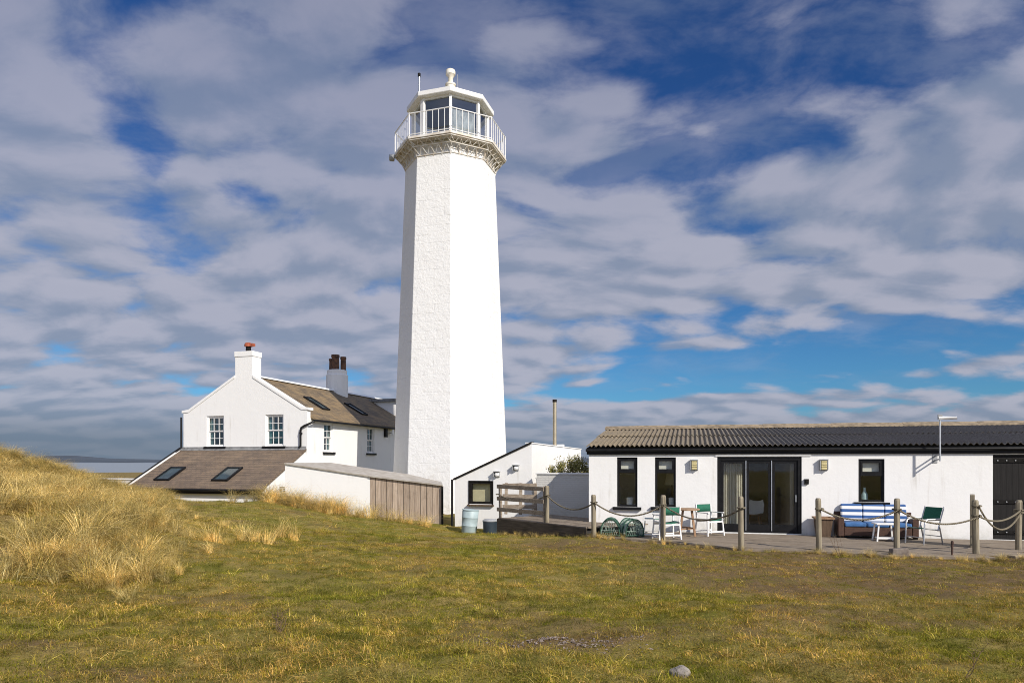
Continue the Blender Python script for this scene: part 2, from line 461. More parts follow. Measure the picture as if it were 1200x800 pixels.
# ------------------------------------------------------------------ terrain
def tz(px, py, Y): 
    p = at(px, py, Y); return (p.x, p.y, p.z)
CP = [tz(*a) for a in [
    (-60, 800, 4.6), (300, 800, 4.9), (600, 800, 5.0), (900, 800, 5.15), (1260, 800, 5.3),
    (600, 720, 7.4), (600, 680, 10), (600, 650, 14.5), (600, 636, 18.3), (600, 629, 21.8),
    (800, 720, 7.6), (800, 660, 13.2), (760, 640, 17.2), (690, 632, 19.0),
    (1000, 720, 7.9), (1000, 680, 11.4), (1000, 653.5, 15.5), (1200, 700, 9.6), (1200, 660, 14.0), (1100, 657, 14.7), (1280, 655, 14.6), (880, 647, 16.3),
    (300, 720, 7.2), (300, 650, 11.3), (300, 610, 17.2), (300, 589, 22.5),
    (450, 700, 8.4), (450, 640, 14.5),
    (200, 700, 7.9), (200, 620, 14), (200, 589, 20.5), (250, 590, 21.5),
    (100, 700, 7.5), (100, 640, 10), (100, 605, 13), (100, 592, 16),
    (0, 690, 7.2), (0, 625, 10), (0, 592, 13), (40, 588, 14.5),
    (120, 590, 20), (150, 600, 16), (0, 541, 24), (60, 553, 26), (100, 575, 27), (130, 578, 30), (160, 590, 29), (-120, 530, 22), (-120, 600, 12), (-120, 700, 7),
    (400, 604, 23), (400, 650, 12.5), (340, 596, 23.5), (470, 612, 25.6), (520, 619, 26), (545, 625, 25.2), (575, 626, 24.4)]]
CP += [(0, 0, .50), (-8, 0, .55), (8, 0, .45), (0, -20, .6), (-25, 5, 1.2), (-28, 16, 2.2), (-40, 28, 2.0), (22, 5, .25), (25, 15, -.15), (25, 30, -.3),
       (6, 22, -.25), (12, 20, -.25), (0, 45, -.6), (-15, 45, -.4), (-30, 45, -.1), (-25, 62, -.6), (-22, 38, .3), (20, 60, -.4), (-60, 20, 1.0), (60, 20, 0), (-19, 33, 0.1),
       (-12, 31, .2), (-9, 30, 0.0), (-4, 33, -.5), (3, 30, -.4), (0, 27, -.5), (-30, -15, .8), (30, -15, .3), (2, 24, -.35)]
CP = np.array(CP)
def tps_fit(P, z, lam=.02):
    n = len(P); d = np.linalg.norm(P[:, None] - P[None], axis=2)
    K = np.where(d > 0, d * d * np.log(d + 1e-12), 0) + lam * np.eye(n)
    A = np.zeros((n + 3, n + 3)); A[:n, :n] = K; A[:n, n] = 1; A[:n, n + 1:] = P; A[n, :n] = 1; A[n + 1:, :n] = P.T
    return np.linalg.solve(A, np.r_[z, 0, 0, 0])
WT = tps_fit(CP[:, :2], CP[:, 2])
_h = rng.random((64, 64))
def vnoise(x, y):
    xi = np.floor(x).astype(int); yi = np.floor(y).astype(int); fx = x - xi; fy = y - yi
    fx = fx * fx * (3 - 2 * fx); fy = fy * fy * (3 - 2 * fy)
    g = lambda a, b: _h[a % 64, b % 64]
    return (g(xi, yi) * (1 - fx) + g(xi + 1, yi) * fx) * (1 - fy) + (g(xi, yi + 1) * (1 - fx) + g(xi + 1, yi + 1) * fx) * fy
def sstep(a, b, x):
    t = np.clip((x - a) / (b - a), 0, 1); return t * t * (3 - 2 * t)
def dune_w(x, y):
    """how far a spot belongs to the marram dune on the left"""
    yy = np.maximum(y, 1.0); u = x / yy
    w = sstep(-.43, -.68, u + .07 * (vnoise(x * .8, y * .5) - .5) * 2) * sstep(6.6, 9.0, y - 2.5 * (u + .75)) 
    far = sstep(-.56, -.62, u) * sstep(21, 25, y) + sstep(-.3, -.5, u) * sstep(40, 48, y)
    return np.clip(w + far, 0, 1)
def height(x, y):
    x = np.asarray(x, float); y = np.asarray(y, float); sh = x.shape
    p = np.stack([x.ravel(), y.ravel()], 1)
    out = np.empty(len(p))
    for i in range(0, len(p), 20000):
        q = p[i:i + 20000]
        d2 = ((q[:, None] - CP[None, :, :2]) ** 2).sum(2)
        out[i:i + 20000] = (np.where(d2 > 0, .5 * d2 * np.log(d2 + 1e-12), 0)) @ WT[:-3] + WT[-3] + q @ WT[-2:]
    z = out.reshape(sh)
    dist = np.hypot(x, y - 20)
    w = sstep(42, 70, dist)
    far = .1 - np.maximum(dist - 60, 0) / 540 * 6.2
    far = np.maximum(far, -9)
    z = np.where(w >= 1, far, z * (1 - w) + far * w)
    dn = dune_w(x, y)
    near = 1 - sstep(40, 60, dist)
    z = z + near * ((vnoise(x * .9, y * .9) - .5) * .10 + (vnoise(x * 2.7 + 9, y * 2.7) - .5) * .085 + (vnoise(x * 6.2 + 3, y * 6.2) - .5) * .045)
    z = z + near * dn * ((vnoise(x * 1.1 + 20, y * 1.1 + 7) - .45) * .35)
    return z
def hz(x, y): return float(height(np.array([x]), np.array([y]))[0])

def wear_w(x, y):
    yy = np.maximum(y, 1.0); u = x / yy * 800 + 600
    nz = vnoise(x * .5 + 4, y * .8 + 2)
    a = sstep(620, 820, u) * sstep(9.0, 12.0, y) * (1 - sstep(17.5, 19.5, y)) * (.35 + 1.0 * nz)
    b = np.exp(-((u - 1010) / 190) ** 2 - ((y - 10.6) / 2.3) ** 2) * (.5 + .9 * nz)
    c = np.exp(-((u - 655) / 60) ** 2 - ((y - 17.2) / 2.0) ** 2) * 1.1
    d = np.exp(-(((x - .55) / .55) ** 2 + ((y - 6.25) / .28) ** 2)) * 1.1
    e = np.exp(-(((x + 2.9) / .5) ** 2 + ((y - 5.0) / .22) ** 2)) + np.exp(-(((x + 3.9) / .35) ** 2 + ((y - 5.55) / .16) ** 2))
    g = sstep(.66, .80, vnoise(x * .62 + 31, y * .9 + 12)) * .55
    return np.clip(a + b + c + d + e + g, 0, 1)

def terrain():
    def axis(f0, f1, st, lim, g):
        a = list(np.arange(f0, f1 + 1e-6, st)); s_ = st
        lo, hi = f0, f1; L, H = [], []
        while hi < lim: s_ *= g; hi += s_; H.append(hi)
        s_ = st
        while lo > -lim: s_ *= g; lo -= s_; L.append(lo)
        return np.array(L[::-1] + a + H)
    xs = axis(-17, 14, .14, 9000, 1.13); ys = axis(3, 26, .14, 9000, 1.13)
    X, Y = np.meshgrid(xs, ys); Z = height(X, Y)
    v = np.stack([X.ravel(), Y.ravel(), Z.ravel()], 1)
    nx, ny = len(xs), len(ys)
    i = np.arange(nx * ny).reshape(ny, nx)
    f = np.stack([i[:-1, :-1], i[:-1, 1:], i[1:, 1:], i[1:, :-1]], 2).reshape(-1, 4)
    me = bpy.data.meshes.new('ground')
    me.vertices.add(len(v)); me.vertices.foreach_set('co', v.ravel())
    me.loops.add(f.size); me.loops.foreach_set('vertex_index', f.ravel().astype(np.int32))
    me.polygons.add(len(f)); me.polygons.foreach_set('loop_start', np.arange(0, f.size, 4, dtype=np.int32))
    me.update(calc_edges=True)
    me.polygons.foreach_set('use_smooth', np.ones(len(f), bool))
    for nm, fn in (('wear', wear_w), ('dune', dune_w)):
        at_ = me.attributes.new(nm, 'FLOAT', 'POINT'); at_.data.foreach_set('value', fn(X, Y).ravel().astype(np.float32))
    me.materials.append(M['ground'])
    o = bpy.data.objects.new('ground', me); COL.objects.link(o)
    tag(o, 'rough seaside turf rising to a dune on one side', 'ground', kind='structure')
terrain()
sea = MB(); sea.add([(-40000, -40000, -6), (40000, -40000, -6), (40000, 40000, -6), (-40000, 40000, -6)], [(0, 1, 2, 3)])
tag(sea.build('sea', M['water'], weld=False), 'grey strip of sea beyond the dune and cottage', 'sea', kind='structure')
def far_hills():
    m = MB(); n = 240; vs = []; fs = []
    for i in range(n + 1):
        a = R(-75 + 150 * i / n)
        hgt = 30 + 22 * math.sin(i * .11 + 1) + 14 * math.sin(i * .31) + 6 * math.sin(i * .83 + 2)
        hgt = max(hgt, 8) * (1.0 if a < .2 else .7)
        for rr, z in ((7600, -8), (7900, 6), (8600, hgt * .8), (9600, hgt + 10), (11500, -8)):
            vs.append((rr * math.sin(a), rr * math.cos(a), z))
    for i in range(n):
        for j in range(4):
            fs.append((i * 5 + j, (i + 1) * 5 + j, (i + 1) * 5 + j + 1, i * 5 + j + 1))
    m.add(vs, fs)
    tag(m.build('far_hills', M['hillm'], smooth=True), 'low haze-blue hills on the far shore', 'hills', kind='structure')
far_hills()

# ------------------------------------------------------------------ lighthouse
TX, TY, TB = -3.42, 38.0, -.7
LH = thing('lighthouse', 'tall white octagonal lighthouse with railed gallery and glazed lantern', 'lighthouse', (TX, TY, TB), math.atan2(-TX, TY))
OFF = Vector((0, 0, TB))
def ov(r, k, z):   # octagon vertex k; vertex 0 faces the viewer's side
    return Vector((r * math.sin(k * math.pi / 4), -r * math.cos(k * math.pi / 4), z))
TR = lambda z: 3.16 - (z - 1.53) * .040
def tower():
    zs = [TB, 2, 5, 8, 11, 14, 17, 18.9]
    vs = [ov(TR(z), k, z) for z in zs for k in range(8)]
    fs = [(i * 8 + k, i * 8 + (k + 1) % 8, (i + 1) * 8 + (k + 1) % 8, (i + 1) * 8 + k) for i in range(len(zs) - 1) for k in range(8)]
    m = MB(); m.add(vs, fs); m.add([ov(TR(18.9), k, 18.9) for k in range(8)], [tuple(range(8))])
    o = m.build('tower', M['tower'], LH, weld=False)
    me = o.data; uv = me.uv_layers.new(name='UVMap')
    for p in me.polygons:
        if p.index >= len(fs): continue
        k = p.index % 8; i = p.index // 8
        n = Vector((math.sin((k + .5) * math.pi / 4), -math.cos((k + .5) * math.pi / 4), 0)); tg = Vector((-n.y, n.x, 0))
        for li in p.loop_indices:
            co = me.vertices[me.loops[li].vertex_index].co
            uv.data[li].uv = (co.dot(tg) + k * 7.3, co.z)
    b = o.modifiers.new('bevel', 'BEVEL'); b.width = .03; b.segments = 2; b.limit_method = 'ANGLE'; b.angle_limit = R(30)
tower()
GZ, GR = 18.95, 3.12
m = MB(); m.lathe([(2.45, GZ - .02), (GR, GZ - .02), (GR, GZ + .11), (2.0, GZ + .11)], 8)
m.build('gallery_floor', M['whiterust'], LH, bevel=.015)
m = MB()
for rr, zz in ((2.52, 18.22), (2.80, 18.62), (3.05, 18.88)):
    m.tube([ov(rr, k, zz) for k in range(9)], .028, 6)
for k in range(8):
    for j in range(9):   # lattice of small diagonals between the rings
        t0, t1 = j / 9, (j + 1) / 9
        for (r0, z0, r1, z1) in ((2.52, 18.22, 2.80, 18.62), (2.80, 18.62, 3.05, 18.88)):
            A = ov(r0, k, z0).lerp(ov(r0, k + 1, z0), t0 if j % 2 else t1); B = ov(r1, k, z1).lerp(ov(r1, k + 1, z1), t1 if j % 2 else t0)
            m.tube([A, B], .016, 5)
m.build('gallery_lattice', M['whiterust'], LH)
for k in range(8):
    for t in (0, .25, .5, .75):
        a = ov(GR - .1, k, GZ - .05).lerp(ov(GR - .1, k + 1, GZ - .05), t)
        b = ov(TR(18) - .06, k, 17.95).lerp(ov(TR(18) - .06, k + 1, 17.95), t); c = ov(TR(18.9) - .06, k, GZ - .05).lerp(ov(TR(18.9) - .06, k + 1, GZ - .05), t)
        m = MB(); nrm = (a - c).cross(b - c).normalized() * .022
        mid = (a + b) / 2 + (c - (a + b) / 2) * .22
        m.prism([a - nrm, mid - nrm, b - nrm, b - nrm + (c - b) * .12 , mid - nrm + (c - mid) * .25, a - nrm + (c - a) * .18], nrm * 2)
        m.build('gallery_bracket', M['whiterust'], LH)
rr = GR - .07
for k in range(8):
    p, q = ov(rr, k, 0), ov(rr, k + 1, 0)
    m = MB()
    for zz, rad in ((GZ + 1.32, .030), (GZ + .22, .022)):
        m.tube([p + Vector((0, 0, zz)), q + Vector((0, 0, zz))], rad, 6)
    for j in range(7):
        c = p.lerp(q, j / 7)
        m.tube([c + Vector((0, 0, GZ + .05)), c + Vector((0, 0, GZ + 1.32 + (.04 if j == 0 else 0)))], .030 if j == 0 else .017, 6)
    m.build('railing_panel', M['white'], LH)
M['lglass'] = m_glass('lantern glass', (.93, .95, .95), boost=.07)
LR, L0, L1 = 2.08, GZ + .11, 21.45
m = MB(); m.lathe([(LR + .06, L0), (LR + .06, L0 + .30), (LR - .12, L0 + .30), (LR - .12, L0 + .02)], 8); m.build('lantern_sill', M['white'], LH, bevel=.01)
for k in range(8):
    thick = k in (7, 2, 6)
    m = MB(); w = .26 if thick else .15
    a, b = ov(LR, k, L0 + .30), ov(LR, k, L1)
    rad = Vector((a.x, a.y, 0)).normalized()
    m.bar(a, b, w, .14, up=rad); m.build('lantern_post', M['white'], LH, bevel=.012)
    p, q = ov(LR - .03, k, 0), ov(LR - .03, k + 1, 0); d = (q - p).normalized(); n = Vector((d.y, -d.x, 0)) * .012
    p2, q2 = p + d * .07, q - d * .07
    m = MB(); m.prism([p2 + Vector((0, 0, L0 + .30)), q2 + Vector((0, 0, L0 + .30)), q2 + Vector((0, 0, L1 - .1)), p2 + Vector((0, 0, L1 - .1))], n)
    m.build('lantern_pane', M['lglass'], LH)
m = MB(); m.lathe([(LR + .04, L1 - .1), (LR + .04, L1), (LR - .1, L1), (LR - .1, L1 - .1)], 8); m.build('lantern_head_rail', M['white'], LH)
ER = 2.40
m = MB(); m.lathe([(LR - .3, L1), (ER, L1), (ER + .02, L1 + .03), (ER + .02, L1 + .24), (ER - .12, L1 + .28), (.35, L1 + 1.0), (.35, L1 + .9), (LR - .3, L1 + .12)], 8)
m.build('lantern_roof', M['white'], LH)
m = MB()
for k in range(8): m.bar(ov(.2, k, L1 + .62), ov(LR - .2, k, L1 - .02), .09, .12)
m.build('roof_truss', M['teak'], LH)
m = MB()
m.lathe([(.26, L1 + .92), (.26, L1 + 1.52), (.295, L1 + 1.55), (.295, L1 + 1.64), (.15, L1 + 1.70), (.13, L1 + 1.95), (.15, L1 + 2.0), (.21, L1 + 2.12), (.265, L1 + 2.16), (.275, L1 + 2.32), (.25, L1 + 2.40), (.14, L1 + 2.47), (.03, L1 + 2.50)], 20)
m.build('roof_ventilator', M['cream'], LH, smooth=True)
m = MB(); m.tube([(.36, -.1, L1 + .85), (.38, -.1, L1 + 2.15)], .012, 6); m.build('lightning_rod', M['greyp'], LH)
m = MB(); m.tube([(-1.72, -.25, L1 + .35), (-1.72, -.25, 23.28)], .058, 10); m.build('flue_pole', M['alu'], LH, smooth=True)
m = MB(); m.lathe([(.08, 23.28), (.085, 23.46), (.03, 23.50)], 10, (-1.72, -.25, 0)); m.build('flue_cap', M['blackm'], LH, smooth=True)
m = MB(); m.lathe([(.16, -.14), (.19, -.05), (.19, .12), (.12, .14)], 16)
for i, v in enumerate(m.v): m.v[i] = Vector((-3.22 + v.z, v.x - .1, 18.84 + v.y))
m.build('floodlight', M['greyp'], LH, smooth=True)
m = MB(); m.bar((-3.15, -.1, 18.84), (-2.95, -.1, 18.97), .05, .05); m.build('floodlight_arm', M['greyp'], LH)
m = MB(); m.lathe([(.42, L0), (.42, L0 + .2), (.22, L0 + .26), (.22, L0 + .95), (.40, L0 + 1.0), (.40, L0 + 1.06), (.3, L0 + 1.1), (.36, L0 + 1.35), (.3, L0 + 1.62), (.1, L0 + 1.7)], 18, (-.3, .3, 0))
m.build('lamp_pedestal', M['greyp'], LH, smooth=True)
m = MB(); p, q = ov(LR - .22, 0, 0), ov(LR - .22, 1, 0)
m.prism([p.lerp(q, .06) + Vector((0, 0, L0 + .33)), p.lerp(q, .94) + Vector((0, 0, L0 + .33)), p.lerp(q, .94) + Vector((0, 0, L0 + 1.75)), p.lerp(q, .06) + Vector((0, 0, L0 + 1.75))], (.01, .02, 0))
m.build('blind', mat('grey cloth blind', (.40, .41, .41), .9, ns=2.5, na=.3, stretch=(3, 3, 1)), LH)
m = MB()
for k in (3, 4, 5):
    p, q = ov(LR - .22, k, 0), ov(LR - .22, k + 1, 0)
    m.prism([p.lerp(q, .05) + Vector((0, 0, L0 + .3)), p.lerp(q, .95) + Vector((0, 0, L0 + .3)), p.lerp(q, .95) + Vector((0, 0, L0 + .8)), p.lerp(q, .05) + Vector((0, 0, L0 + .8))], (0, -.03, 0))
m.build('lantern_cupboard', M['whiterust'], LH)

# ------------------------------------------------------------------ cottage
HB = -1.0; BETA = R(17)
HO = thing('cottage', 'white two storey cottage with slate roof, sash windows and front lean-to', 'house', (-10.8, 36.0, HB), -BETA)
OFF = Vector((0, 0, HB))
HW, HL = 8.0, 20.0
fr_w = [(-6.42, -5.28, 2.95, 4.64), (-2.60, -1.46, 2.95, 4.64)]
sd_w = [(1.6, 2.5, 2.65, 4.25), (6.4, 7.3, 2.65, 4.25), (11, 12, 2.65, 4.25)]
m = MB()
m.wall(-HW, 0, HB, 4.80, fr_w, lambda a, b: (a, 0, b), lambda a, b: (a, .3, b))
m.wall(.3, HL - .3, HB, 4.45, sd_w, lambda a, b: (0, a, b), lambda a, b: (-.3, a, b))
m.wall(.3, HL - .3, HB, 4.45, [], lambda a, b: (-HW, a, b), lambda a, b: (-HW + .3, a, b))
m.wall(-HW, 0, HB, 4.45, [], lambda a, b: (a, HL, b), lambda a, b: (a, HL - .3, b))
m.prism([(-HW, 0, 4.80), (0, 0, 4.80), (-4.0, 0, 7.12)], (0, .3, 0))
m.prism([(-HW, HL, 4.45), (0, HL, 4.45), (-4.0, HL, 6.75)], (0, -.3, 0))
m.box(-HW + .3, -.3, .3, HL - .3, 2.2, 2.4)
m.build('wall', M['render'], HO)
# roof slopes
EX, EZ, RZ_ = .28, 4.42, 6.86
def slope(x, up=0.0):
    f = (x + 4.0) / (EX + 4.0); return RZ_ + (EZ - RZ_) * f + up
m = MB()
m.prism([(EX, .303, EZ), (EX, .303, EZ - .12), (-4.0, .303, RZ_ - .12), (-4.0, .303, RZ_)], (0, HL - .2, 0))
m.prism([(-8 - EX, .303, EZ), (-8 - EX, .303, EZ - .12), (-4.003, .303, RZ_ - .12), (-4.003, .303, RZ_)], (0, HL - .2, 0))
roof = m.build('roof', M['slate_side'], HO)
m = MB(); m.prism([(-4.2, .31, RZ_ - .03), (-3.8, .31, RZ_ - .03), (-3.87, .31, RZ_ + .06), (-4.0, .31, RZ_ + .10), (-4.13, .31, RZ_ + .06)], (0, HL - .2, 0))
m.build('ridge', M['white'], roof)
m = MB()   # gable coping with flat kneelers
for sg in (-1, 1):
    ex = sg * 4.0 - 4.0
    ax = -4.55 if sg < 0 else -3.40; a, b = Vector((ax, 0, 7.12 - abs(ax + 4) * .58 + .03)), Vector((ex - sg * .35, 0, 5.03))
    for y0, y1 in ((-.035, .42),):
        p = [(a.x, y0, a.z), (b.x, y0, b.z), (ex + sg * .10, y0, 4.97), (ex + sg * .10, y0, 4.83), (b.x, y0, 4.86), (a.x, y0, a.z - .15)]
        m.prism(p, (0, y1 - y0, 0))
m.build('gable_coping', M['render'], HO, bevel=.012)
# chimneys
m = MB(); m.box(-4.55, -3.40, .002, .72, 6.2, 7.83); m.box(-4.58, -3.37, -.03, .75, 7.83, 8.12)
ch = m.build('chimney', M['render'], HO, bevel=.02)
m = MB(); m.lathe([(.15, 8.12), (.13, 8.42)], 12, (-3.95, .35, 0)); m.build('chimney_pot_neck', M['blackm'], ch, smooth=True)
m = MB(); m.lathe([(.21, 8.42), (.22, 8.5), (.19, 8.60), (.10, 8.64)], 12, (-3.95, .35, 0)); m.box(-3.83, -3.6, .22, .48, 8.43, 8.58)
m.build('chimney_cowl', M['orange'], ch, smooth=True)
m = MB(); m.lathe([(.72, 6.0), (.72, 7.95), (.66, 8.02), (.66, 8.28), (.5, 8.32)], 12, (-4.0, 9.5, 0))
ch2 = m.build('rear_chimney', M['render'], HO, bevel=.02); ch2['label'] = 'round white chimney stack with dark pots'
for dx, dy, hh, rr in ((-.36, -.05, .80, .20), (.04, -.28, 1.02, .26), (.40, .12, .92, .19)):
    m = MB(); m.lathe([(rr, 8.28), (rr * .92, 8.28 + hh * .8), (rr * 1.08, 8.28 + hh * .84), (rr * 1.05, 8.28 + hh), (rr * .7, 8.28 + hh)], 14, (-4.0 + dx, 9.5 + dy, 0))
    m.build('chimney_pot', M['rust'], ch2, smooth=True)

def sash(parent, fr, w, h, label=None, nx=3, nz=4):
    """fr(a, d, b): a along the opening, d inwards, b up"""
    m = MB()
    def bx(a0, a1, d0, d1, b0, b1):
        m.hexa([fr(a0, d0, b0), fr(a1, d0, b0), fr(a1, d1, b0), fr(a0, d1, b0)], [fr(a0, d0, b1), fr(a1, d0, b1), fr(a1, d1, b1), fr(a0, d1, b1)])
    t = .07
    bx(0, t, .06, .18, 0, h); bx(w - t, w, .06, .18, 0, h); bx(t, w - t, .06, .18, 0, t); bx(t, w - t, .06, .18, h - t, h)
    o = m.build('window', M['white'], parent)
    m = MB()
    def bx2(*a):
        a0, a1, d0, d1, b0, b1 = a
        m.hexa([fr(a0, d0, b0), fr(a1, d0, b0), fr(a1, d1, b0), fr(a0, d1, b0)], [fr(a0, d0, b1), fr(a1, d0, b1), fr(a1, d1, b1), fr(a0, d1, b1)])
    iw, ih = w - 2 * t, h - 2 * t
    for part, dd in ((0, .13), (1, .09)):
        b0 = t + part * ih / 2; b1 = b0 + ih / 2
        bx2(t, t + .045, dd, dd + .035, b0, b1); bx2(w - t - .045, w - t, dd, dd + .035, b0, b1)
        bx2(t + .045, w - t - .045, dd, dd + .035, b0, b0 + .045); bx2(t + .045, w - t - .045, dd, dd + .035, b1 - .045, b1)
        for i in range(1, nx): bx2(t + iw * i / nx - .013, t + iw * i / nx + .013, dd + .003, dd + .032, b0 + .045, b1 - .045)
        bm_ = (b0 + b1) / 2
        for i in range(nx):
            bx2(t + iw * i / nx + (.045 if i == 0 else .013), t + iw * (i + 1) / nx - (.045 if i == nx - 1 else .013), dd + .003, dd + .032, bm_ - .013, bm_ + .013)
    m.build('glazing_bars', M['white'], o)
    m = MB(); bx2(t, w - t, .165, .172, t, h - t); m.build('pane', M['glassblue'], o)
    m = MB(); bx2(.0, .24, .24, .26, .05, h - .05); bx2(w - .24, w, .24, .26, .05, h - .05); m.build('curtain', M['curtain'], o)
    m = MB(); bx2(-.14, w + .14, -.09, .0, -.12, -.004); m.build('sill', M['black'], o)
    return o
for x0, x1, z0, z1 in fr_w:
    sash(HO, lambda a, d, b, x0=x0, z0=z0: (x0 + a, d, z0 + b), x1 - x0, z1 - z0)
for y0, y1, z0, z1 in sd_w:
    sash(HO, lambda a, d, b, y0=y0, z0=z0: (-d, y0 + a, z0 + b), y1 - y0, z1 - z0, nx=2)
def skylight(parent, o, ux, uy, nrm, w, h, lead=True):
    """roof window: o centre on the roof plane, ux along, uy up the slope"""
    o, ux, uy, nrm = Vector(o), Vector(ux).normalized(), Vector(uy).normalized(), Vector(nrm).normalized()
    m = MB(); t = .09
    def bx(a0, a1, b0, b1, c0, c1):
        P = lambda a, b, c: o + ux * a + uy * b + nrm * c
        m.hexa([P(a0, b0, c0), P(a1, b0, c0), P(a1, b1, c0), P(a0, b1, c0)], [P(a0, b0, c1), P(a1, b0, c1), P(a1, b1, c1), P(a0, b1, c1)])
    hw, hh = w / 2, h / 2
    bx(-hw, -hw + t, -hh, hh, -.02, .10); bx(hw - t, hw, -hh, hh, -.02, .10); bx(-hw + t, hw - t, -hh, -hh + t, -.02, .09); bx(-hw + t, hw - t, hh - t, hh, -.02, .09)
    s = m.build('skylight', M['black'], parent)
    m = MB(); bx(-hw + t, hw - t, -hh + t, hh - t, .045, .055); m.build('pane', M['skyglass'], s)
M['skyglass'] = mat('roof window glass', (.05, .07, .075), .08, ns=2, na=.2)
sl = math.atan2(RZ_ - EZ, EX + 4); upv = (-math.cos(sl), 0, math.sin(sl)); nv = (math.sin(sl), 0, math.cos(sl))
for v_, w_ in ((3.2, .75), (7.65, .75)):
    x_ = -4 + (EX + 4) * .58
    skylight(roof, (x_, v_, slope(x_)), (0, 1, 0), upv, nv, w_, 1.5)
# dormer near the tower
m = MB(); m.box(-3.2, -1.1, 13.0, 16.2, 5.0, 6.42); m.build('dormer', M['render'], HO)
m = MB(); m.box(-3.4, -.85, 12.8, 16.4, 6.42, 6.62); m.build('dormer_roof', M['lead'], HO)
# gutters and pipes
m = MB(); m.tube([(EX + .05, .1, EZ - .13), (EX + .05, HL - 1, EZ - .13)], .065, 8); m.build('gutter', M['black'], HO, smooth=True)
m = MB(); m.tube([(EX + .05, .15, EZ - .17), (.18, -.05, EZ - .30), (-.12, -.10, EZ - .42), (-.30, -.10, EZ - .52), (-.34, -.10, EZ - .75), (-.34, -.10, 2.95), (-.42, -.16, 2.84)], .055, 8)
m.tube([(-.34, -.10, 3.6), (-.34, -.02, 3.6)], .075, 8); m.tube([(-.34, -.10, 3.58), (-.34, -.10, 3.66)], .07, 8)
m.build('downpipe', M['black'], HO, smooth=True)
m = MB(); m.tube([(-8.08, -.08, 4.6), (-8.08, -.08, 2.9), (-8.16, -.4, 2.66)], .05, 8); m.build('downpipe', M['black'], HO, smooth=True)
m = MB(); m.box(.0, .16, 8.55, 8.8, 3.7, 4.25); m.build('alarm_box', M['black'], HO)
m = MB(); m.lathe([(.24, 0), (.22, .05), (.05, .07)], 14)
for i, v in enumerate(m.v): m.v[i] = Vector((.30 + v.z * .7, 9.25 + v.x * .6 , 4.05 + v.y))
m.build('satellite_dish', M['white'], HO, smooth=True)
m = MB(); m.bar((0, 9.25, 3.95), (.32, 9.25, 4.05), .04, .04); m.build('dish_arm', M['greyp'], HO)
# lean-to
T0, T1, LY = 2.80, .82, -3.7
def lz(y, up=0.0): return T0 + (T1 - T0) * (y / LY) + up
m = MB()
m.prism([(-8.1, -.003, T0), (-8.1, LY, T1), (-8.1, LY, T1 - .11), (-8.1, -.003, T0 - .11)], (8.06, 0, 0))
lroof = m.build('lean_to_roof', M['slate_front'], HO)
m = MB(); wl = [(-2.4, -1.72, -.35, .42)]
m.wall(-8.0, -.12, HB, T1 - .13, [], lambda a, b: (a, LY + .22, b), lambda a, b: (a, LY + .5, b))
ys = [LY + .223, -2.6, -1.9, -.003]
m.wall(-3.197, -.7, HB, .95, [(-2.2, -1.45, .22, .86)], lambda a, b: (-.12, a, b), lambda a, b: (-.40, a, b))
m.prism([(-.12, LY + .503, .953), (-.12, -.003, .953), (-.12, -.003, T0 - .13), (-.12, LY + .503, lz(LY + .503, -.13))], (-.28, 0, 0))
m.prism([(-.12, -.697, HB), (-.12, -.003, HB), (-.12, -.003, .95), (-.12, -.697, .95)], (-.28, 0, 0))
m.prism([(-8.0, LY + .503, HB), (-8.0, -.003, HB), (-8.0, -.003, T0 - .13), (-8.0, LY + .503, lz(LY + .503, -.13))], (.28, 0, 0))
m.build('lean_to_wall', M['render'], HO)
sash(HO, lambda a, d, b: (-.12 - d, -2.2 + a, .22 + b), .75, .64, nx=2)
m = MB(); m.prism([(-8.28, .03, T0 + .05), (-8.28, LY - .15, T1 - .02), (-8.28, LY - .15, T1 - .22), (-8.28, .03, T0 - .22)], (.17, 0, 0)); m.build('bargeboard', M['white'], HO)
m = MB(); m.tube([(-8.20, -.05, T0 + .09), (-8.20, LY - .1, T1 + .03)], .035, 6); m.build('verge_trim', M['black'], HO)
m = MB(); m.prism([(-8.08, -.002, T0 + .13), (-8.08, -.03, T0 + .13), (-8.08, -.035, T0 + .03), (-8.08, -.16, T0 - .04), (-8.08, -.16, T0 - .07), (-8.08, -.002, T0 + .005)], (8.02, 0, 0)); m.build('flashing', M['lead'], HO)
m = MB(); m.tube([(-8.1, LY - .07, T1 - .09), (-.05, LY - .07, T1 - .09)], .06, 8); m.box(-8.05, -.06, LY + .01, LY + .10, T1 - .28, T1 - .115); m.build('lean_to_gutter', M['black'], HO)
ls = math.atan2(T0 - T1, -LY)
for x_ in (-6.52, -2.95):
    skylight(lroof, (x_, LY * .68, lz(LY * .68)), (1, 0, 0), (0, math.cos(ls), math.sin(ls)), (0, -math.sin(ls), math.cos(ls)), .95, 1.35)

# boundary wall left of the cottage
OFF = at(60, 566, 37.5); OFF.z = 0
a, b = at(60, 562, 38.5), at(158, 562, 36.2)
bw = MB(); bw.prism([(a.x, a.y, -.2), (b.x, b.y, -.2), (b.x, b.y, b.z), (a.x, a.y, b.z)], (.06, .25, 0)); bw.prism([(a.x - .05, a.y - .05, b.z), (b.x, b.y - .05, b.z), (b.x, b.y - .05, b.z + .07), (a.x - .05, a.y - .05, b.z + .07)], (.09, .36, 0))
o = bw.build('garden_wall', M['render']); o.location = OFF; tag(o, 'low white garden wall running off the cottage into the dune grass', 'wall')

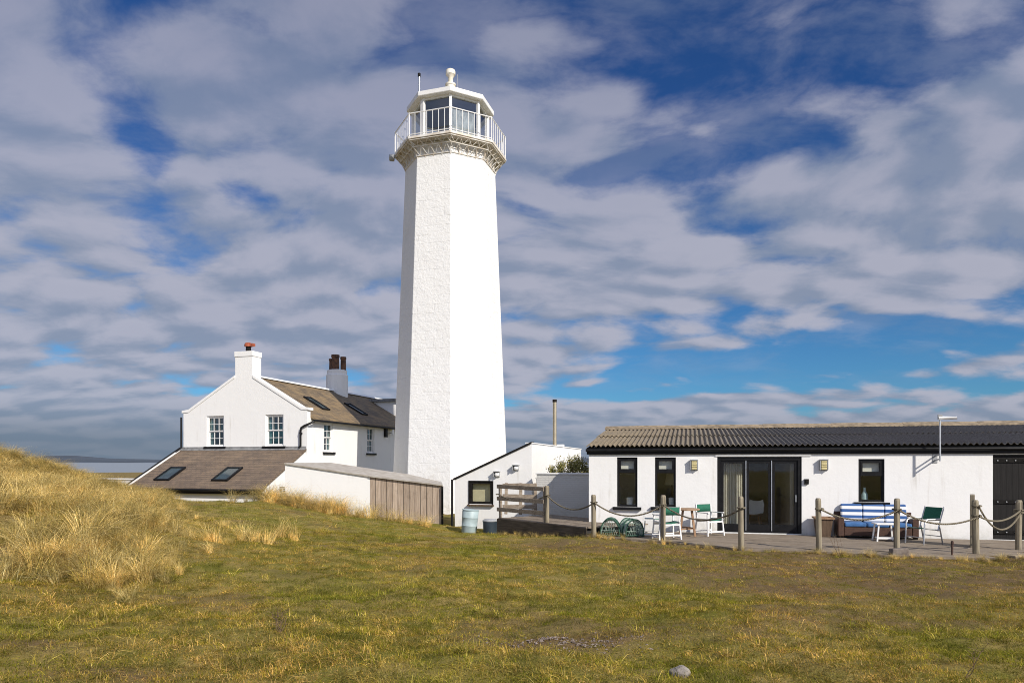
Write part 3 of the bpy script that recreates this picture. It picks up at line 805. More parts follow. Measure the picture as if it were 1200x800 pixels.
# ------------------------------------------------------------------ outhouse with plank end
vdir = Vector((math.sin(BETA), math.cos(BETA), 0))
A, B, C = at(334, 543.5, 28.9), at(433.5, 558.5, 28.2), at(519, 569.0, 27.5)
OB = -.8; OFF = Vector((B.x, B.y, OB))
OH = thing('outhouse', 'flat roofed white outhouse with grey plank boarding beside the tower', 'outhouse', OFF)
def low(p): return Vector((p.x, p.y, OB))
dep = vdir * 3.6; depc = Vector((-.45, 3.6, 0))
m = MB(); m.hexa([low(A), low(B), low(B) + dep, low(A) + dep], [A, B, B + dep, A + dep]); m.build('wall', M['render'], OH)
d_bc = (C - B).normalized(); B2 = B + d_bc * .004
m = MB(); m.hexa([low(B2), low(C), low(C) + depc * .98, low(B2) + dep * .98], [B2, C, C + depc * .98, B2 + dep * .98]); 
o = m.build('plank_wall', M['planks'], OH)
up = Vector((0, 0, .004)); th = Vector((0, 0, .055)); nf = -vdir * .07
m = MB()
m.hexa([A + up + nf, B + up + nf, B + up + dep, A + up + dep], [A + th + nf, B + th + nf, B + th + dep, A + th + dep])
m.hexa([B2 + up + nf * 1.4, C + up + nf * 1.4 + d_bc * .03, C + up + depc + d_bc * .03, B2 + up + dep], [B2 + th + nf * 1.4, C + th + nf * 1.4 + d_bc * .03, C + th + depc + d_bc * .03, B2 + th + dep])
m.build('roof', mat('pale felt roof', (.46, .43, .38), .9, ns=3, c2=(.33, .29, .24), bs=20), OH)
m = MB(); p = C + d_bc * .0 - vdir * .06; m.bar(low(p), p - Vector((0, 0, .02)), .08, .08); m.build('corner_post', M['blackm'], OH)

# ------------------------------------------------------------------ porch wing at the tower foot
PB = -.8; OFF = Vector((0, 0, PB))
PO = thing('porch_wing', 'white lean-to wing with sloping parapet and square black window at the tower foot', 'building', (.75, 26.0, PB), -BETA)
PW = 3.14; pz = lambda x: 2.80 + x / PW * 1.40
m = MB(); whl = [(-2.53, -1.57, .46, 1.34)]
m.wall(-PW, 0, PB, 1.40, whl, lambda a, b: (a, 0, b), lambda a, b: (a, .28, b))
m.prism([(-PW, 0, 1.40), (0, 0, 1.40), (0, 0, 2.80)], (0, .28, 0))
m.prism([(0, .283, PB), (0, 9.6, PB), (0, 9.6, 2.74), (0, .283, 2.80)], (-.25, 0, 0))
m.prism([(-PW, .283, PB), (-PW, 9.6, PB), (-PW, 9.6, 1.38), (-PW, .283, 1.40)], (.25, 0, 0))
m.prism([(-PW + .25, 2.2, PB), (-.25, 2.2, PB), (-.25, 2.2, 2.5), (-PW + .25, 2.2, 1.35)], (0, .1, 0))
m.build('wall', M['render'], PO)
m = MB(); m.prism([(-PW + .02, .30, 1.33), (-.26, .30, 2.62), (-.26, .30, 2.70), (-PW + .02, .30, 1.41)], (0, 9.2, 0)); m.build('roof', M['lead'], PO)
m = MB(); m.prism([(-PW - .06, -.06, 1.38), (.0, -.06, 2.802), (.0, -.06, 2.87), (-PW - .06, -.06, 1.45)], (0, .42, 0)); m.build('roof_edge', M['blackm'], PO)
m = MB(); m.prism([(-.252, -.02, 2.803), (.03, -.02, 2.803), (.03, 9.6, 2.745), (-.252, 9.6, 2.745)], (0, 0, .04)); m.build('parapet_coping', M['render'], PO)
m = MB(); m.box(-.27, .02, 5.3, 5.6, 2.3, 2.9); m.bar((.03, 6.2, 1.9), (.03, 9.6, 1.86), .05, .05); m.build('pier', M['render'], PO)
m = MB(); m.tube([(-PW - .08, -.09, 1.42), (-PW - .08, -.09, PB + .1)], .05, 8); m.build('downpipe', M['black'], PO, smooth=True)
x0, x1, z0, z1 = whl[0]
m = MB()
m.box(x0, x0 + .1, .0, .12, z0, z1); m.box(x1 - .1, x1, .0, .12, z0, z1); m.box(x0 + .1, x1 - .1, .0, .12, z0, z0 + .1); m.box(x0 + .1, x1 - .1, .0, .12, z1 - .1, z1)
m.box(x0 - .03, x0 + .0, -.03, .0, z0 - .02, z1 + .03); m.box(x1, x1 + .03, -.03, .0, z0 - .02, z1 + .03); m.box(x0, x1, -.03, -.0, z1, z1 + .03)
w = m.build('window', M['blackm'], PO)
m = MB(); m.box(x0 + .1, x1 - .1, .06, .066, z0 + .1, z1 - .1); m.build('pane', M['glass'], w)
m = MB(); m.box(x0 + .06, x1 - .06, .20, .215, z0 + .05, z1 - .05); m.build('blind', M['shade'], w)
m = MB(); m.box(x0 - .06, x1 + .06, -.12, -.003, z0 - .07, z0 - .022); m.build('sill', M['planter'], w)

def bulkhead(label, loc, rz):
    t = thing('wall_lamp', label, 'wall lamp', loc, rz, 'bulkhead lamps on the porch wing')
    m = MB(); m.box(-.10, .10, -.05, -.002, -.10, .10); m.build('back_plate', M['greyp'], t, world=True, bevel=.01)
    m = MB(); m.lathe([(.085, -.0), (.09, .04), (.07, .10), (.03, .12)], 14)
    for i, v in enumerate(m.v): m.v[i] = Vector((v.x, -.05 - v.z, v.y))
    m.build('lens', M['white'], t, world=True, smooth=True)
    m = MB(); m.box(-.12, .12, -.20, -.003, .10, .125); m.box(-.12, -.105, -.18, -.003, -.08, .10); m.build('hood', M['greyp'], t, world=True)
    return t
def on_porch(x, y, z): return Matrix.Translation((.75, 26, 0)) @ Matrix.Rotation(-BETA, 4, 'Z') @ Vector((x, y, z))
bulkhead('lower bulkhead lamp on the porch wing wall right of its window', on_porch(-1.37, 0, 1.62), -BETA)
bulkhead('higher bulkhead lamp on the porch wing wall nearer its tall corner', on_porch(-.60, 0, 1.87), -BETA)

# flue on the wing
fp = at(650, 521, 31.0); OFF = Vector((0, 0, 0))
t = thing('flue_pipe', 'tall shiny steel flue rising behind the white wing parapet', 'flue', (fp.x, fp.y, 2.3))
zt = at(650, 468, 31).z - 2.3
m = MB(); m.tube([(0, 0, 0), (0, 0, zt - .12)], .085, 14); m.build('pipe', M['steel'], t, smooth=True)
m = MB(); m.tube([(0, 0, zt - .115), (0, 0, zt)], .10, 14); m.build('flue_cap', M['blackm'], t, smooth=True)

# courtyard wall + shrubs
a, b = Vector((.92, 25.5, 0)), Vector((4.7, 24.1, 0)); ang = math.atan2(b.y - a.y, b.x - a.x); ln = (b - a).length
t = thing('courtyard_wall', 'low white brick courtyard wall half in shadow behind the walkway', 'wall', (a.x, a.y, -.3), ang)
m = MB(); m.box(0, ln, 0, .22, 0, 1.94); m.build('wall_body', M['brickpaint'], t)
m = MB(); m.box(-.03, ln, -.04, .26, 1.944, 2.0); m.build('coping', M['render'], t, bevel=.01)
def leaf_bush(name, label, loc, rx, rz_, n, seed):
    r = random.Random(seed); m = MB()
    cl = [(Vector((r.gauss(0, .45), r.gauss(0, .45), r.uniform(.25, 1.0)))) for _ in range(9)]
    t = thing(name, label, 'shrub', loc)
    for _ in range(n):
        c = r.choice(cl); p = Vector((r.gauss(0, .17), r.gauss(0, .17), r.gauss(0, .17))) + c
        p = Vector((p.x * rx, p.y * rx, max(.02, p.z * rz_)))
        d = Vector((r.gauss(0, 1), r.gauss(0, 1), r.gauss(.5, 1))).normalized(); s_ = d.orthogonal().normalized()
        s_ = (Matrix.Rotation(r.uniform(0, 6.3), 3, d) @ s_)
        L, W = r.uniform(.05, .10), r.uniform(.015, .028)
        m.add([p, p + d * L * .5 + s_ * W, p + d * L, p + d * L * .5 - s_ * W], [(0, 1, 2, 3)])
    m.build('foliage', M['leaf'], t, weld=False)
    m = MB()
    for c in cl: m.tube([(0, 0, -1.2), (c.x * rx * .4, c.y * rx * .4, c.z * rz_ * .5), (c.x * rx, c.y * rx, c.z * rz_)], .012, 5, [.02, .012, .005])
    m.build('stem', M['twig'], t)
p = at(671, 556, 26.0); leaf_bush('shrub', 'larger olive green shrub showing above the courtyard wall', (p.x, p.y, 1.35), .62, .78, 2600, 3)
p = at(651, 556, 26.3); leaf_bush('shrub', 'smaller olive green shrub showing above the courtyard wall', (p.x, p.y, 1.30), .36, .55, 1100, 5)

# ------------------------------------------------------------------ long low bungalow
OFF = Vector((0, 0, -.3)); GA = math.atan2(-2.8, 10.7)
BO, BX, BY = Vector((2.4, 21.3, 0)), Vector((math.cos(GA), math.sin(GA), 0)), Vector((-math.sin(GA), math.cos(GA), 0))
LB = thing('bungalow', 'long low white bungalow with corrugated roof and dark glazed doors', 'building', (BO.x, BO.y, -.3), GA)
def sx(px):
    r_ = (px - 600) / 800; return (21.3 * r_ - 2.4) / (.9674 + .2532 * r_)
def szz(px, py):
    s_ = sx(px); return CAMZ - (py - 541) / 800 * (21.3 - .2532 * s_)
LEN = 19.0; WT_ = 2.36
W1 = (sx(723), sx(747), szz(735, 593.5), szz(735, 535.5))
W2 = (sx(767.5), sx(792), szz(780, 593.5), szz(780, 535.5))
DR = (sx(840.5), sx(939.5), .02, szz(890, 535.0))
W3 = (sx(1006), sx(1036.5), szz(1021, 588), szz(1021, 537.5))
SD = (sx(1163.5), sx(1163.5) + 1.75, .0, szz(1165, 532.5))
m = MB()
m.wall(0, LEN, -.3, WT_, [W1, W2, DR, W3, SD], lambda a, b: (a, 0, b), lambda a, b: (a, .28, b))
m.wall(.283, 9.72, -.3, WT_, [], lambda a, b: (0, a, b), lambda a, b: (.28, a, b))
m.wall(.283, 9.72, -.3, WT_, [], lambda a, b: (LEN, a, b), lambda a, b: (LEN - .28, a, b))
m.wall(0, LEN, -.3, WT_, [], lambda a, b: (a, 10.0, b), lambda a, b: (a, 9.723, b))
for xx, sg in ((0, 1), (LEN, -1)): m.prism([(xx, 0.003, WT_ + .003), (xx, 9.997, WT_ + .003), (xx, 5.0, 3.16)], (sg * .25, 0, 0))
m.build('wall', M['render'], LB)
m = MB(); m.box(.285, LEN - .285, .285, 9.7, -.25, .015); m.build('floor', M['interiorf'], LB)
m = MB(); m.box(.285, LEN - .285, 4.6, 4.7, .016, 2.34); m.box(.285, LEN - .285, .29, 4.6, 2.345, 2.36); m.box(5.9, 6.0, .29, 4.6, .016, 2.34); m.box(9.8, 9.9, .29, 4.6, .016, 2.34); m.build('partition', M['interior'], LB)
def bungalow_window(w, lab=None):
    x0, x1, z0, z1 = w; m = MB(); t = .065
    m.box(x0, x0 + t, .05, .14, z0, z1); m.box(x1 - t, x1, .05, .14, z0, z1); m.box(x0 + t, x1 - t, .05, .14, z0, z0 + t); m.box(x0 + t, x1 - t, .05, .14, z1 - t, z1)
    zt = z1 - .42
    m.box(x0 + t, x1 - t, .04, .15, zt - .06, zt + .06)
    m.box(x0 + t, x0 + t + .05, .035, .13, zt + .06, z1 - t); m.box(x1 - t - .05, x1 - t, .035, .13, zt + .06, z1 - t); m.box(x0 + t + .05, x1 - t - .05, .035, .13, z1 - t - .05, z1 - t)
    o = m.build('window', M['black'], LB)
    m = MB(); m.box(x0 + t + .05, x1 - t - .05, .085, .092, zt + .06, z1 - t - .05); m.build('pane', M['glass'], o)
    m = MB(); m.box(x0 + t, x1 - t, .085, .092, z0 + t, zt - .06); m.build('pane', M['glass'], o)
    m = MB(); m.box(x0 - .12, x1 + .12, -.10, -.002, z0 - .09, z0 - .004); m.build('sill', M['black'], o)
    m = MB(); m.box(x0 + t, x1 - t, .17, .18, zt + .02, z1 - .02); m.build('reflection_blind', M['curtain'], o)  # pale blind added behind the transom, standing in for sky reflected there
    m = MB(); m.box(x0, x1, .285, .50, z0 - .06, z0 + .0); m.build('inner_sill', M['interior'], o)
    return o
for w in (W1, W2, W3): bungalow_window(w)
# glazed doors
x0, x1, z0, z1 = DR
m = MB(); t = .10
m.box(x0, x0 + t, .03, .2, z0, z1); m.box(x1 - t, x1, .03, .2, z0, z1); m.box(x0 + t, x1 - t, .03, .2, z1 - t, z1); m.box(x0 + t, x1 - t, .03, .2, z0, z0 + .05)
dfr = m.build('glazed_doors', M['black'], LB)
iw = (x1 - x0 - 2 * t) / 3
for i in range(3):
    a, b = x0 + t + i * iw + .004, x0 + t + (i + 1) * iw - .004; y = .06
    m = MB(); s_ = .085
    m.box(a, a + s_, y, y + .07, z0 + .055, z1 - t - .004); m.box(b - s_, b, y, y + .07, z0 + .055, z1 - t - .004)
    m.box(a + s_, b - s_, y, y + .07, z1 - t - .09, z1 - t - .004); m.box(a + s_, b - s_, y, y + .07, z0 + .055, z0 + .24)
    d = m.build('door_leaf', M['black'], dfr)
    m = MB(); m.box(a + s_, b - s_, y + .03, y + .037, z0 + .24, z1 - t - .09); m.build('door_pane', M['glass'], dfr)
    if i < 2:
        m = MB(); m.box(b - .008, b + .016, y - .022, y - .001, z0 + .06, z1 - t - .01); m.build('door_edge_strip', M['alu'], dfr)
m = MB(); m.box(x1 - t - .065, x1 - t - .04, .015, .058, z0 + .92, z0 + 1.12); m.build('door_handle', M['alu'], dfr)
m = MB(); m.box(x0 - .05, x1 + .25, -.03, -.002, z1 + .02, z1 + .10); m.build('lintel', M['white'], LB)
m = MB()   # pleated curtain
n = 46; pts = [(x0 + .16 + i / n * .62, .42 + .045 * math.sin(i * 1.35), 0) for i in range(n + 1)]
for i in range(n):
    p, q = pts[i], pts[i + 1]; m.add([(p[0], p[1], .05), (q[0], q[1], .05), (q[0], q[1], z1 - .12), (p[0], p[1], z1 - .12)], [(0, 1, 2, 3)])
m.build('curtain', M['curtain'], dfr, smooth=True)
# store door on the right
x0, x1, z0, z1 = SD
m = MB(); m.box(x0, x1, .05, .13, z0 + .02, z1); sdoor = m.build('store_door', M['boards'], LB)
for zz in (z1 - .16, z0 + 1.02, z0 + .2):
    m = MB(); m.box(x0 + .03, x1 - .03, .025, .047, zz - .05, zz + .05); m.build('door_ledge', M['blackm'], sdoor)
    m = MB()
    for i in range(8): m.lathe([(.016, 0), (.018, .012), (.006, .018)], 8, (0, 0, 0)); 
    for i in range(8):
        for j in range(24):
            v = m.v[i * 24 + j]; m.v[i * 24 + j] = Vector((x0 + .12 + i * .21 + v.x, .025 - v.z, zz + v.y))
    m.build('door_bolt', M['greyp'], sdoor)
# roof: corrugated sheets
def corr_sheet(y0, zz0, y1, zz1, xa, xb, name):
    pitch, amp = .146, .030; nseg = int((xb - xa) / pitch * 8); m = MB(); vs = []; fs = []
    rows = [0, .5, 1]
    for t_ in (.0, -.010):
        for r_ in rows:
            for i in range(nseg + 1):
                x = xa + (xb - xa) * i / nseg
                vs.append((x, y0 + (y1 - y0) * r_, zz0 + (zz1 - zz0) * r_ + amp * math.sin(2 * math.pi * x / pitch) + t_))
    W = nseg + 1
    for l in range(2):
        for r_ in range(len(rows) - 1):
            for i in range(nseg):
                k = l * len(rows) * W + r_ * W + i; fs.append((k, k + 1, k + W + 1, k + W))
    for i in range(nseg): fs.append((i, i + 1, i + 1 + len(rows) * W, i + len(rows) * W))
    for r_ in range(len(rows) - 1):
        fs.append((r_ * W, (r_ + 1) * W, (r_ + 1 + len(rows)) * W, (r_ + len(rows)) * W))
    m.add(vs, fs); return m
YE, ZE, ZR = -.20, 2.60, 3.34
mid = (YE + 5.0) * .52 + YE
zmid = ZE + (ZR - ZE) * (mid - YE) / (5 - YE)
m = corr_sheet(YE, ZE, mid + .08, zmid + .012, -.06, LEN + .2, 'r'); k = corr_sheet(mid - .08, zmid + .024, 5.0, ZR, -.06, LEN + .2, 'r'); m.add(k.v, k.f)
k = corr_sheet(10.36, ZE, 5.0, ZR, -.06, LEN + .2, 'r'); m.add(k.v, k.f)
broof = m.build('roof', M['corr'], LB, smooth=True, weld=False)
m = MB()
nseg = 17
for i in range(nseg):
    a = -.08 + (LEN + .3) * i / nseg; b = -.08 + (LEN + .3) * (i + 1) / nseg + .05; e = .008 * (i % 2)
    m.prism([(a, 4.72, ZR - .02), (a, 5.28, ZR - .02), (a, 5.26, ZR + .035 + e), (a, 5.07, ZR + .075 + e), (a, 5.0, ZR + .125 + e), (a, 4.93, ZR + .075 + e), (a, 4.74, ZR + .035 + e)], (b - a, 0, 0))
m.build('ridge_capping', M['ridge'], broof)
m = MB(); m.box(-.06, LEN + .2, -.06, -.035, WT_ - .03, WT_ + .185); m.build('fascia', M['black'], LB)
m = MB(); m.tube([(-.08, -.115, WT_ + .10), (LEN + .22, -.115, WT_ + .10)], .05, 8); m.build('gutter', M['black'], LB, smooth=True)
m = MB(); m.box(-.05, LEN + .2, -.034, -.003, WT_ - .012, WT_ + .002); m.build('soffit', M['blackm'], LB)
m = MB(); m.prism([(-.05, -.06, WT_), (-.05, 5.0, ZR - .24), (-.05, 10.27, WT_), (-.05, 10.27, WT_ + .17), (-.05, 5.0, ZR - .05), (-.05, -.06, WT_ + .17)], (.03, 0, 0)); m.build('bargeboard', M['black'], LB)

def on_b(x, y, z): return BO + BX * x + BY * y + Vector((0, 0, z))
def wall_light(label, x, z):
    t = thing('wall_light', label, 'wall lamp', on_b(x, 0, z), GA, 'box lamps on the bungalow wall')
    m = MB(); m.box(-.115, .115, -.03, -.002, -.16, .16); m.build('back_plate', M['greyp'], t, world=True, bevel=.008)
    m = MB()
    for j in range(4): m.box(-.075, .075, -.115, -.031, -.135 + j * .068, -.135 + j * .068 + .06)
    m.build('lens', M['lens'], t, world=True, bevel=.012)
    m = MB(); m.box(-.11, .11, -.14, -.031, .14, .165); m.box(-.11, -.085, -.12, -.031, -.14, .14); m.box(.085, .11, -.12, -.031, -.14, .14); m.build('hood', M['greyp'], t, world=True)
wall_light('yellow glass box lamp between the narrow windows and the glazed doors', sx(813.5), szz(813, 544.5))
wall_light('yellow glass box lamp right of the glazed doors', sx(965), szz(965, 544.5))
m = MB(); m.box(-.06, .06, -.06, -.002, -.075, .075); m.box(-.035, .035, -.072, -.06, -.02, .03)
o = m.build('key_box', M['blackm'], world=True, bevel=.01); o.location = on_b(sx(945), 0, szz(945, 564)); o.rotation_euler = (0, 0, GA)
tag(o, 'small black key safe on the wall just right of the glazed doors', 'key safe')
# aerial
xa = sx(1096.5) - .02; za = 2.12
t = thing('aerial', 'white aerial on a thin mast above the bungalow eaves', 'aerial', on_b(xa, -.40, za), GA)
m = MB(); m.tube([(0, 0, 0), (0, 0, 1.24)], .024, 8); m.build('mast', M['alu'], t, world=True, smooth=True)
m = MB(); m.tube([(-.04, 0, 1.17), (.06, 0, 1.17), (.38, 0, 1.165), (.40, 0, 1.165)], .04, 8, [.045, .045, .036, .05]); m.build('aerial_arm', M['white'], t, world=True, smooth=True)
m = MB(); m.box(-.05, .05, -.03, .03, 1.12, 1.26); m.build('mast_clamp', M['greyp'], t, world=True)
m = MB(); m.bar((0, 0, .06), (0, .40, .02), .03, .03); m.bar((0, 0, .18), (0, .40, .14), .03, .03); m.box(-.06, .06, .385, .398, -.05, .22); m.build('wall_bracket', M['greyp'], t, world=True)

# things seen through the glass
def moulded_chair(label, loc, rz):
    t = thing('dining_chair', label, 'chair', loc, rz, 'white chairs inside the glazed doors')
    m = MB(); vs = []; fs = []; prof = [(.22, .47), (.0, .44), (-.18, .45), (-.24, .55), (-.27, .72), (-.29, .86)]
    for th_ in (0, -.012):
        for y, z in prof:
            for i in range(7):
                u = (i - 3) / 3; vs.append((u * .23 * (1 if z < .8 else .85), -y + 0 if True else 0, z + .05 * u * u + th_))
    n = len(prof)
    for l in range(2):
        for r_ in range(n - 1):
            for i in range(6): k = l * n * 7 + r_ * 7 + i; fs.append((k, k + 1, k + 8, k + 7))
    m.add(vs, fs); m.build('seat_shell', M['chairshell'], t, world=True, smooth=True)
    for sx_ in (-1, 1):
        for sy in (-1, 1):
            m = MB(); m.tube([(sx_ * .14, sy * .12, .44), (sx_ * .22, sy * .2, 0)], .014, 6); m.build('leg', M['teak'], t, world=True)
    return t
dc = moulded_chair('white chair inside beside the cream curtain', on_b(sx(862), 1.0, .016), GA + 2.6)
dup(dc, on_b(sx(888), 1.15, .016), GA - .3, 'white chair inside behind the middle door pane')
def pot(name, label, cat, x, z, prof, mt, y=.39):
    m = MB(); m.lathe(prof, 14); o = m.build(name, M[mt], world=True, smooth=True); o.location = on_b(x, y, z); tag(o, label, cat); return o
pot('plant_pot', 'white pot on the sill of the first narrow window', 'pot', sx(737), W1[2] + .001, [(.07, 0), (.10, .02), (.11, .26), (.09, .27), (.08, .2)], 'chairshell')
pot('plant_pot', 'white pot on the sill of the second narrow window', 'pot', sx(787), W2[2] + .001, [(.06, 0), (.09, .02), (.10, .25), (.08, .26), (.07, .2)], 'chairshell')
pot('bottle', 'pale blue bottle on the sill of the window above the sofa', 'bottle', sx(1017), W3[2] + .001, [(.07, 0), (.085, .03), (.085, .2), (.04, .29), (.03, .38), (.035, .40)], 'vase')
t = thing('table_lamp', 'cream shaded lamp inside the second narrow window', 'lamp', on_b(sx(786), 1.3, .016))
m = MB(); m.lathe([(.24, 1.35), (.16, 1.72), (.15, 1.72), (.23, 1.35)], 18); m.build('lamp_shade', M['shade'], t, world=True, smooth=True)
m = MB(); m.lathe([(.16, 0), (.16, .03), (.02, .05), (.02, 1.45)], 12); m.build('lamp_stand', M['blackm'], t, world=True, smooth=True)

# ------------------------------------------------------------------ deck and walkway
def gp(px, py, z=0.0):
    Y = (CAMZ - z) * 800 / (py - 541); p = at(px, py, Y); return Vector((p.x, p.y, z))
front = [gp(683, 627.5), gp(776, 633.5), gp(868, 642.5), gp(960, 646.0), gp(1050, 650.5), gp(1150, 653.5)]
front.append(front[-1] + BX * 3.2 + BY * .25)
back = [BO + BX * (LEN - 2) + BY * -.01, BO + BX * -.15 + BY * -.01]
poly = front + back
OFF = Vector((BO.x, BO.y, 0))
def in_local(v): # world -> bungalow axes (so the boards run with the building)
    d = v - BO; return Vector((d.dot(BX), d.dot(BY), v.z))
DK = thing('timber_deck', 'grey weathered timber deck along the front of the bungalow', 'deck', (BO.x, BO.y, -.3), GA)
OFF = Vector((0, 0, 0))
def strip_deck(parent, pl, zt, thick, base, wid, mt, name):
    """real boards clipped to the polygon, running along local x"""
    m = MB(); ys_ = [p.y for p in pl]; y = min(ys_)
    r = random.Random(5)
    while y < max(ys_):
        y1 = y + wid - .008
        def span(yy):
            xs = []
            for i in range(len(pl)):
                a, b = pl[i], pl[(i + 1) % len(pl)]
                if (a.y - yy) * (b.y - yy) < 0: xs.append(a.x + (b.x - a.x) * (yy - a.y) / (b.y - a.y))
            return (min(xs), max(xs)) if len(xs) > 1 else None
        s0, s1 = span(y + .003), span(y1 - .003)
        if s0 and s1:
            dz = r.uniform(-.004, .004)
            cuts = sorted(r.uniform(.2, .8) for _ in range(2))
            for c0, c1 in ((0, cuts[0]), (cuts[0] + .0006, cuts[1]), (cuts[1] + .0006, 1)):
                L0_, L1_ = s0[0] + (s0[1] - s0[0]) * c0, s0[0] + (s0[1] - s0[0]) * c1; U0, U1 = s1[0] + (s1[1] - s1[0]) * c0, s1[0] + (s1[1] - s1[0]) * c1
                d2 = dz + r.uniform(-.003, .003)
                m.hexa([(L0_, y, zt - thick + base), (L1_, y, zt - thick + base), (U1, y1, zt - thick + base), (U0, y1, zt - thick + base)],
                       [(L0_, y, zt + d2 + base), (L1_, y, zt + d2 + base), (U1, y1, zt + d2 + base), (U0, y1, zt + d2 + base)])
        y += wid
    return m.build(name, mt, parent, weld=False)
M['deckb'] = m_wood('grey deck boards', (.155, .122, .09), (.31, .255, .195), 0)
lp = [in_local(v) for v in poly]
strip_deck(DK, lp, 0.0, .035, .3, .14, M['deckb'], 'boards')
m = MB()
for i in range(len(front) - 1):
    a, b = in_local(front[i]), in_local(front[i + 1]); d = (b - a).normalized(); n = Vector((d.y, -d.x, 0)) * -.03
    m.bar(a + Vector((0, 0, .17)) + n, b + Vector((0, 0, .17)) + n, .045, .19)
m.build('deck_edge', M['rail'], DK)

WZ = .23
w0, w1 = gp(584, 606.5, WZ), gp(687, 617.5, WZ)
wd = (w1 - w0).normalized(); wn = Vector((-wd.y, wd.x, 0)); wang = math.atan2(wd.y, wd.x); wl_ = (w1 - w0).length
WK = thing('walkway', 'raised plank walkway with a deep dark edge board behind the rail fence', 'walkway', (w0.x, w0.y, -.3), wang)
strip_deck(WK, [Vector((0, 0, 0)), Vector((wl_, 0.001, 0)), Vector((wl_ + .3, 2.4, 0)), Vector((0.05, 2.4, 0))], WZ, .04, .3, .13, M['deckb'], 'boards')
m = MB(); m.box(-.02, wl_ + .02, -.045, -.004, .0, WZ + .28); m.build('edge_board', m_wood('dark edge timber', (.06, .048, .036), (.13, .105, .08), 0), WK)  # edge board in a darker brown than the walkway boards
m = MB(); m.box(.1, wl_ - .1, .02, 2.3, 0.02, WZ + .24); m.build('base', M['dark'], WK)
def wk(x, y, z=WZ): return w0 + wd * x + wn * y + Vector((0, 0, z - WZ))

# rail fence round the walkway
def rail_fence(label, pts, h, seed):
    b = pts[0]; t = thing('rail_fence', label, 'fence', (b.x, b.y, b.z), 0, 'rail fences of the walkway'); r = random.Random(seed)
    for p in pts:
        q = p - b; m = MB(); m.bar(q, q + Vector((r.uniform(-.02, .02), 0, h)), .11, .11, up=(0, 1, 0)); m.build('post', M['rail'], t, world=True, bevel=.012)
    for i in range(len(pts) - 1):
        for f in (.93, .58, .25):
            p, q = pts[i] - b, pts[i + 1] - b; d = (q - p).normalized(); n = Vector((d.y, -d.x, 0)) * .075
            m = MB(); m.bar(p + n - d * .1 + Vector((0, 0, h * f + r.uniform(-.02, .02))), q + n + d * .05 + Vector((0, 0, h * f + r.uniform(-.02, .02))), .03, .13); m.build('rail', M['rail'], t, world=True, bevel=.006)
    return t
xP1 = 2.36
rail_fence('three bar rail fence along the front of the walkway', [wk(.02, .08), wk(xP1 - .12, .10)], 1.12, 1)
rail_fence('three bar rail fence along the back of the walkway near the porch', [Vector((-.22, 24.5, WZ)), Vector((.30, 24.35, WZ)), Vector((.84, 24.2, WZ))], 1.12, 2)

# rope posts
posts = {}
def rope_post(key, label, base, h, w=.15, lean=0.0, hid=.35, round_top=True):
    w *= .80
    t = tag(MBpost(h, w, lean, hid), label, 'post', 'timber rope posts'); t.location = base; posts[key] = (base, h); return t
def MBpost(h, w, lean, hid):
    m = MB(); a = w / 2
    rings = [(1.0, -hid), (1.0, h - .06), (.94, h - .025), (.72, h), (.0, h + .004)]
    vs = []; n = 8
    for s_, z in rings:
        for j in range(n):
            an = 2 * math.pi * (j + .5) / n; c, s2 = math.cos(an), math.sin(an); k = 1 / max(abs(c), abs(s2)) ** .8
            vs.append((a * s_ * c * k + lean * max(z, 0), a * s_ * s2 * k, z))
    fs = [(i * n + j, i * n + (j + 1) % n, (i + 1) * n + (j + 1) % n, (i + 1) * n + j) for i in range(len(rings) - 1) for j in range(n)]
    m.add(vs, fs); return m.build('rope_post', M['post'], world=True, smooth=True)
rope_post('p1', 'timber rope post at the walkway end of the rail fence', wk(xP1, .10), 1.14, .16)
rope_post('p2', 'timber rope post at the bungalow corner left of the lobster pots', gp(696, 628.5), 1.18, .165, -.01)
rope_post('p3', 'timber rope post in front of the green and white chairs by the table', gp(776.5, 632.5), 1.21, .165, .014)
rope_post('p4', 'timber rope post in front of the glazed doors', gp(868.5, 643), 1.27, .15, -.008)
rope_post('p5', 'timber rope post standing in front of the dark wooden planter', gp(960, 644.5), 1.24, .15, -.02)
rope_post('p6', 'timber rope post rising from a stone block in front of the sofa', gp(1050.5, 647.5), 1.26, .15, .012)
rope_post('p7', 'timber rope post left of the black store door carrying two ropes', gp(1144, 648.5), 1.23, .165, -.02)
rope_post('p8', 'timber rope post in front of the black store door', gp(1193, 644.0), 1.19, .16, .02)
tp = gp(1139.5, 641.5)
m = MB(); m.box(-.05, .05, -.03, .6, -.2, 1.29); o = m.build('gate_board', M['post'], world=True, bevel=.012); o.location = tp; o.rotation_euler = (0, 0, R(-34)); tag(o, 'tall broad timber board seen edge on just behind the double roped post', 'board')
def rope(label, A_, B_, sag):
    m = MB(); pts = []; A_, B_ = Vector(A_), Vector(B_); n = 26; o0 = A_.copy()
    for i in range(n + 1):
        t_ = i / n; p = A_.lerp(B_, t_); p.z -= sag * 4 * t_ * (1 - t_); pts.append(p - o0)
    m.tube(pts, .021, 8)
    for c in (A_, B_):   # turn of rope round the post
        q = c - o0
        m.tube([q + Vector((.088 * math.sin(a), .088 * -math.cos(a) + .07, .01 * math.sin(a * .5))) for a in [2 * math.pi * k / 14 for k in range(14)]], .020, 6)
    o = m.build('rope', M['rope'], world=True, smooth=True); o.location = o0
    return tag(o, label, 'rope', 'ropes slung between the posts')
def tie(k, dz): b, h = posts[k]; return b + Vector((0, -.085, h - dz))
r0 = wk(.02, 0, WZ + .78)
rope('rope slung along the rail fence to its end post', r0, tie('p1', .30), .20)
rope('rope hanging from the rail fence end post to the bungalow corner post', tie('p1', .30), tie('p2', .22), .30)
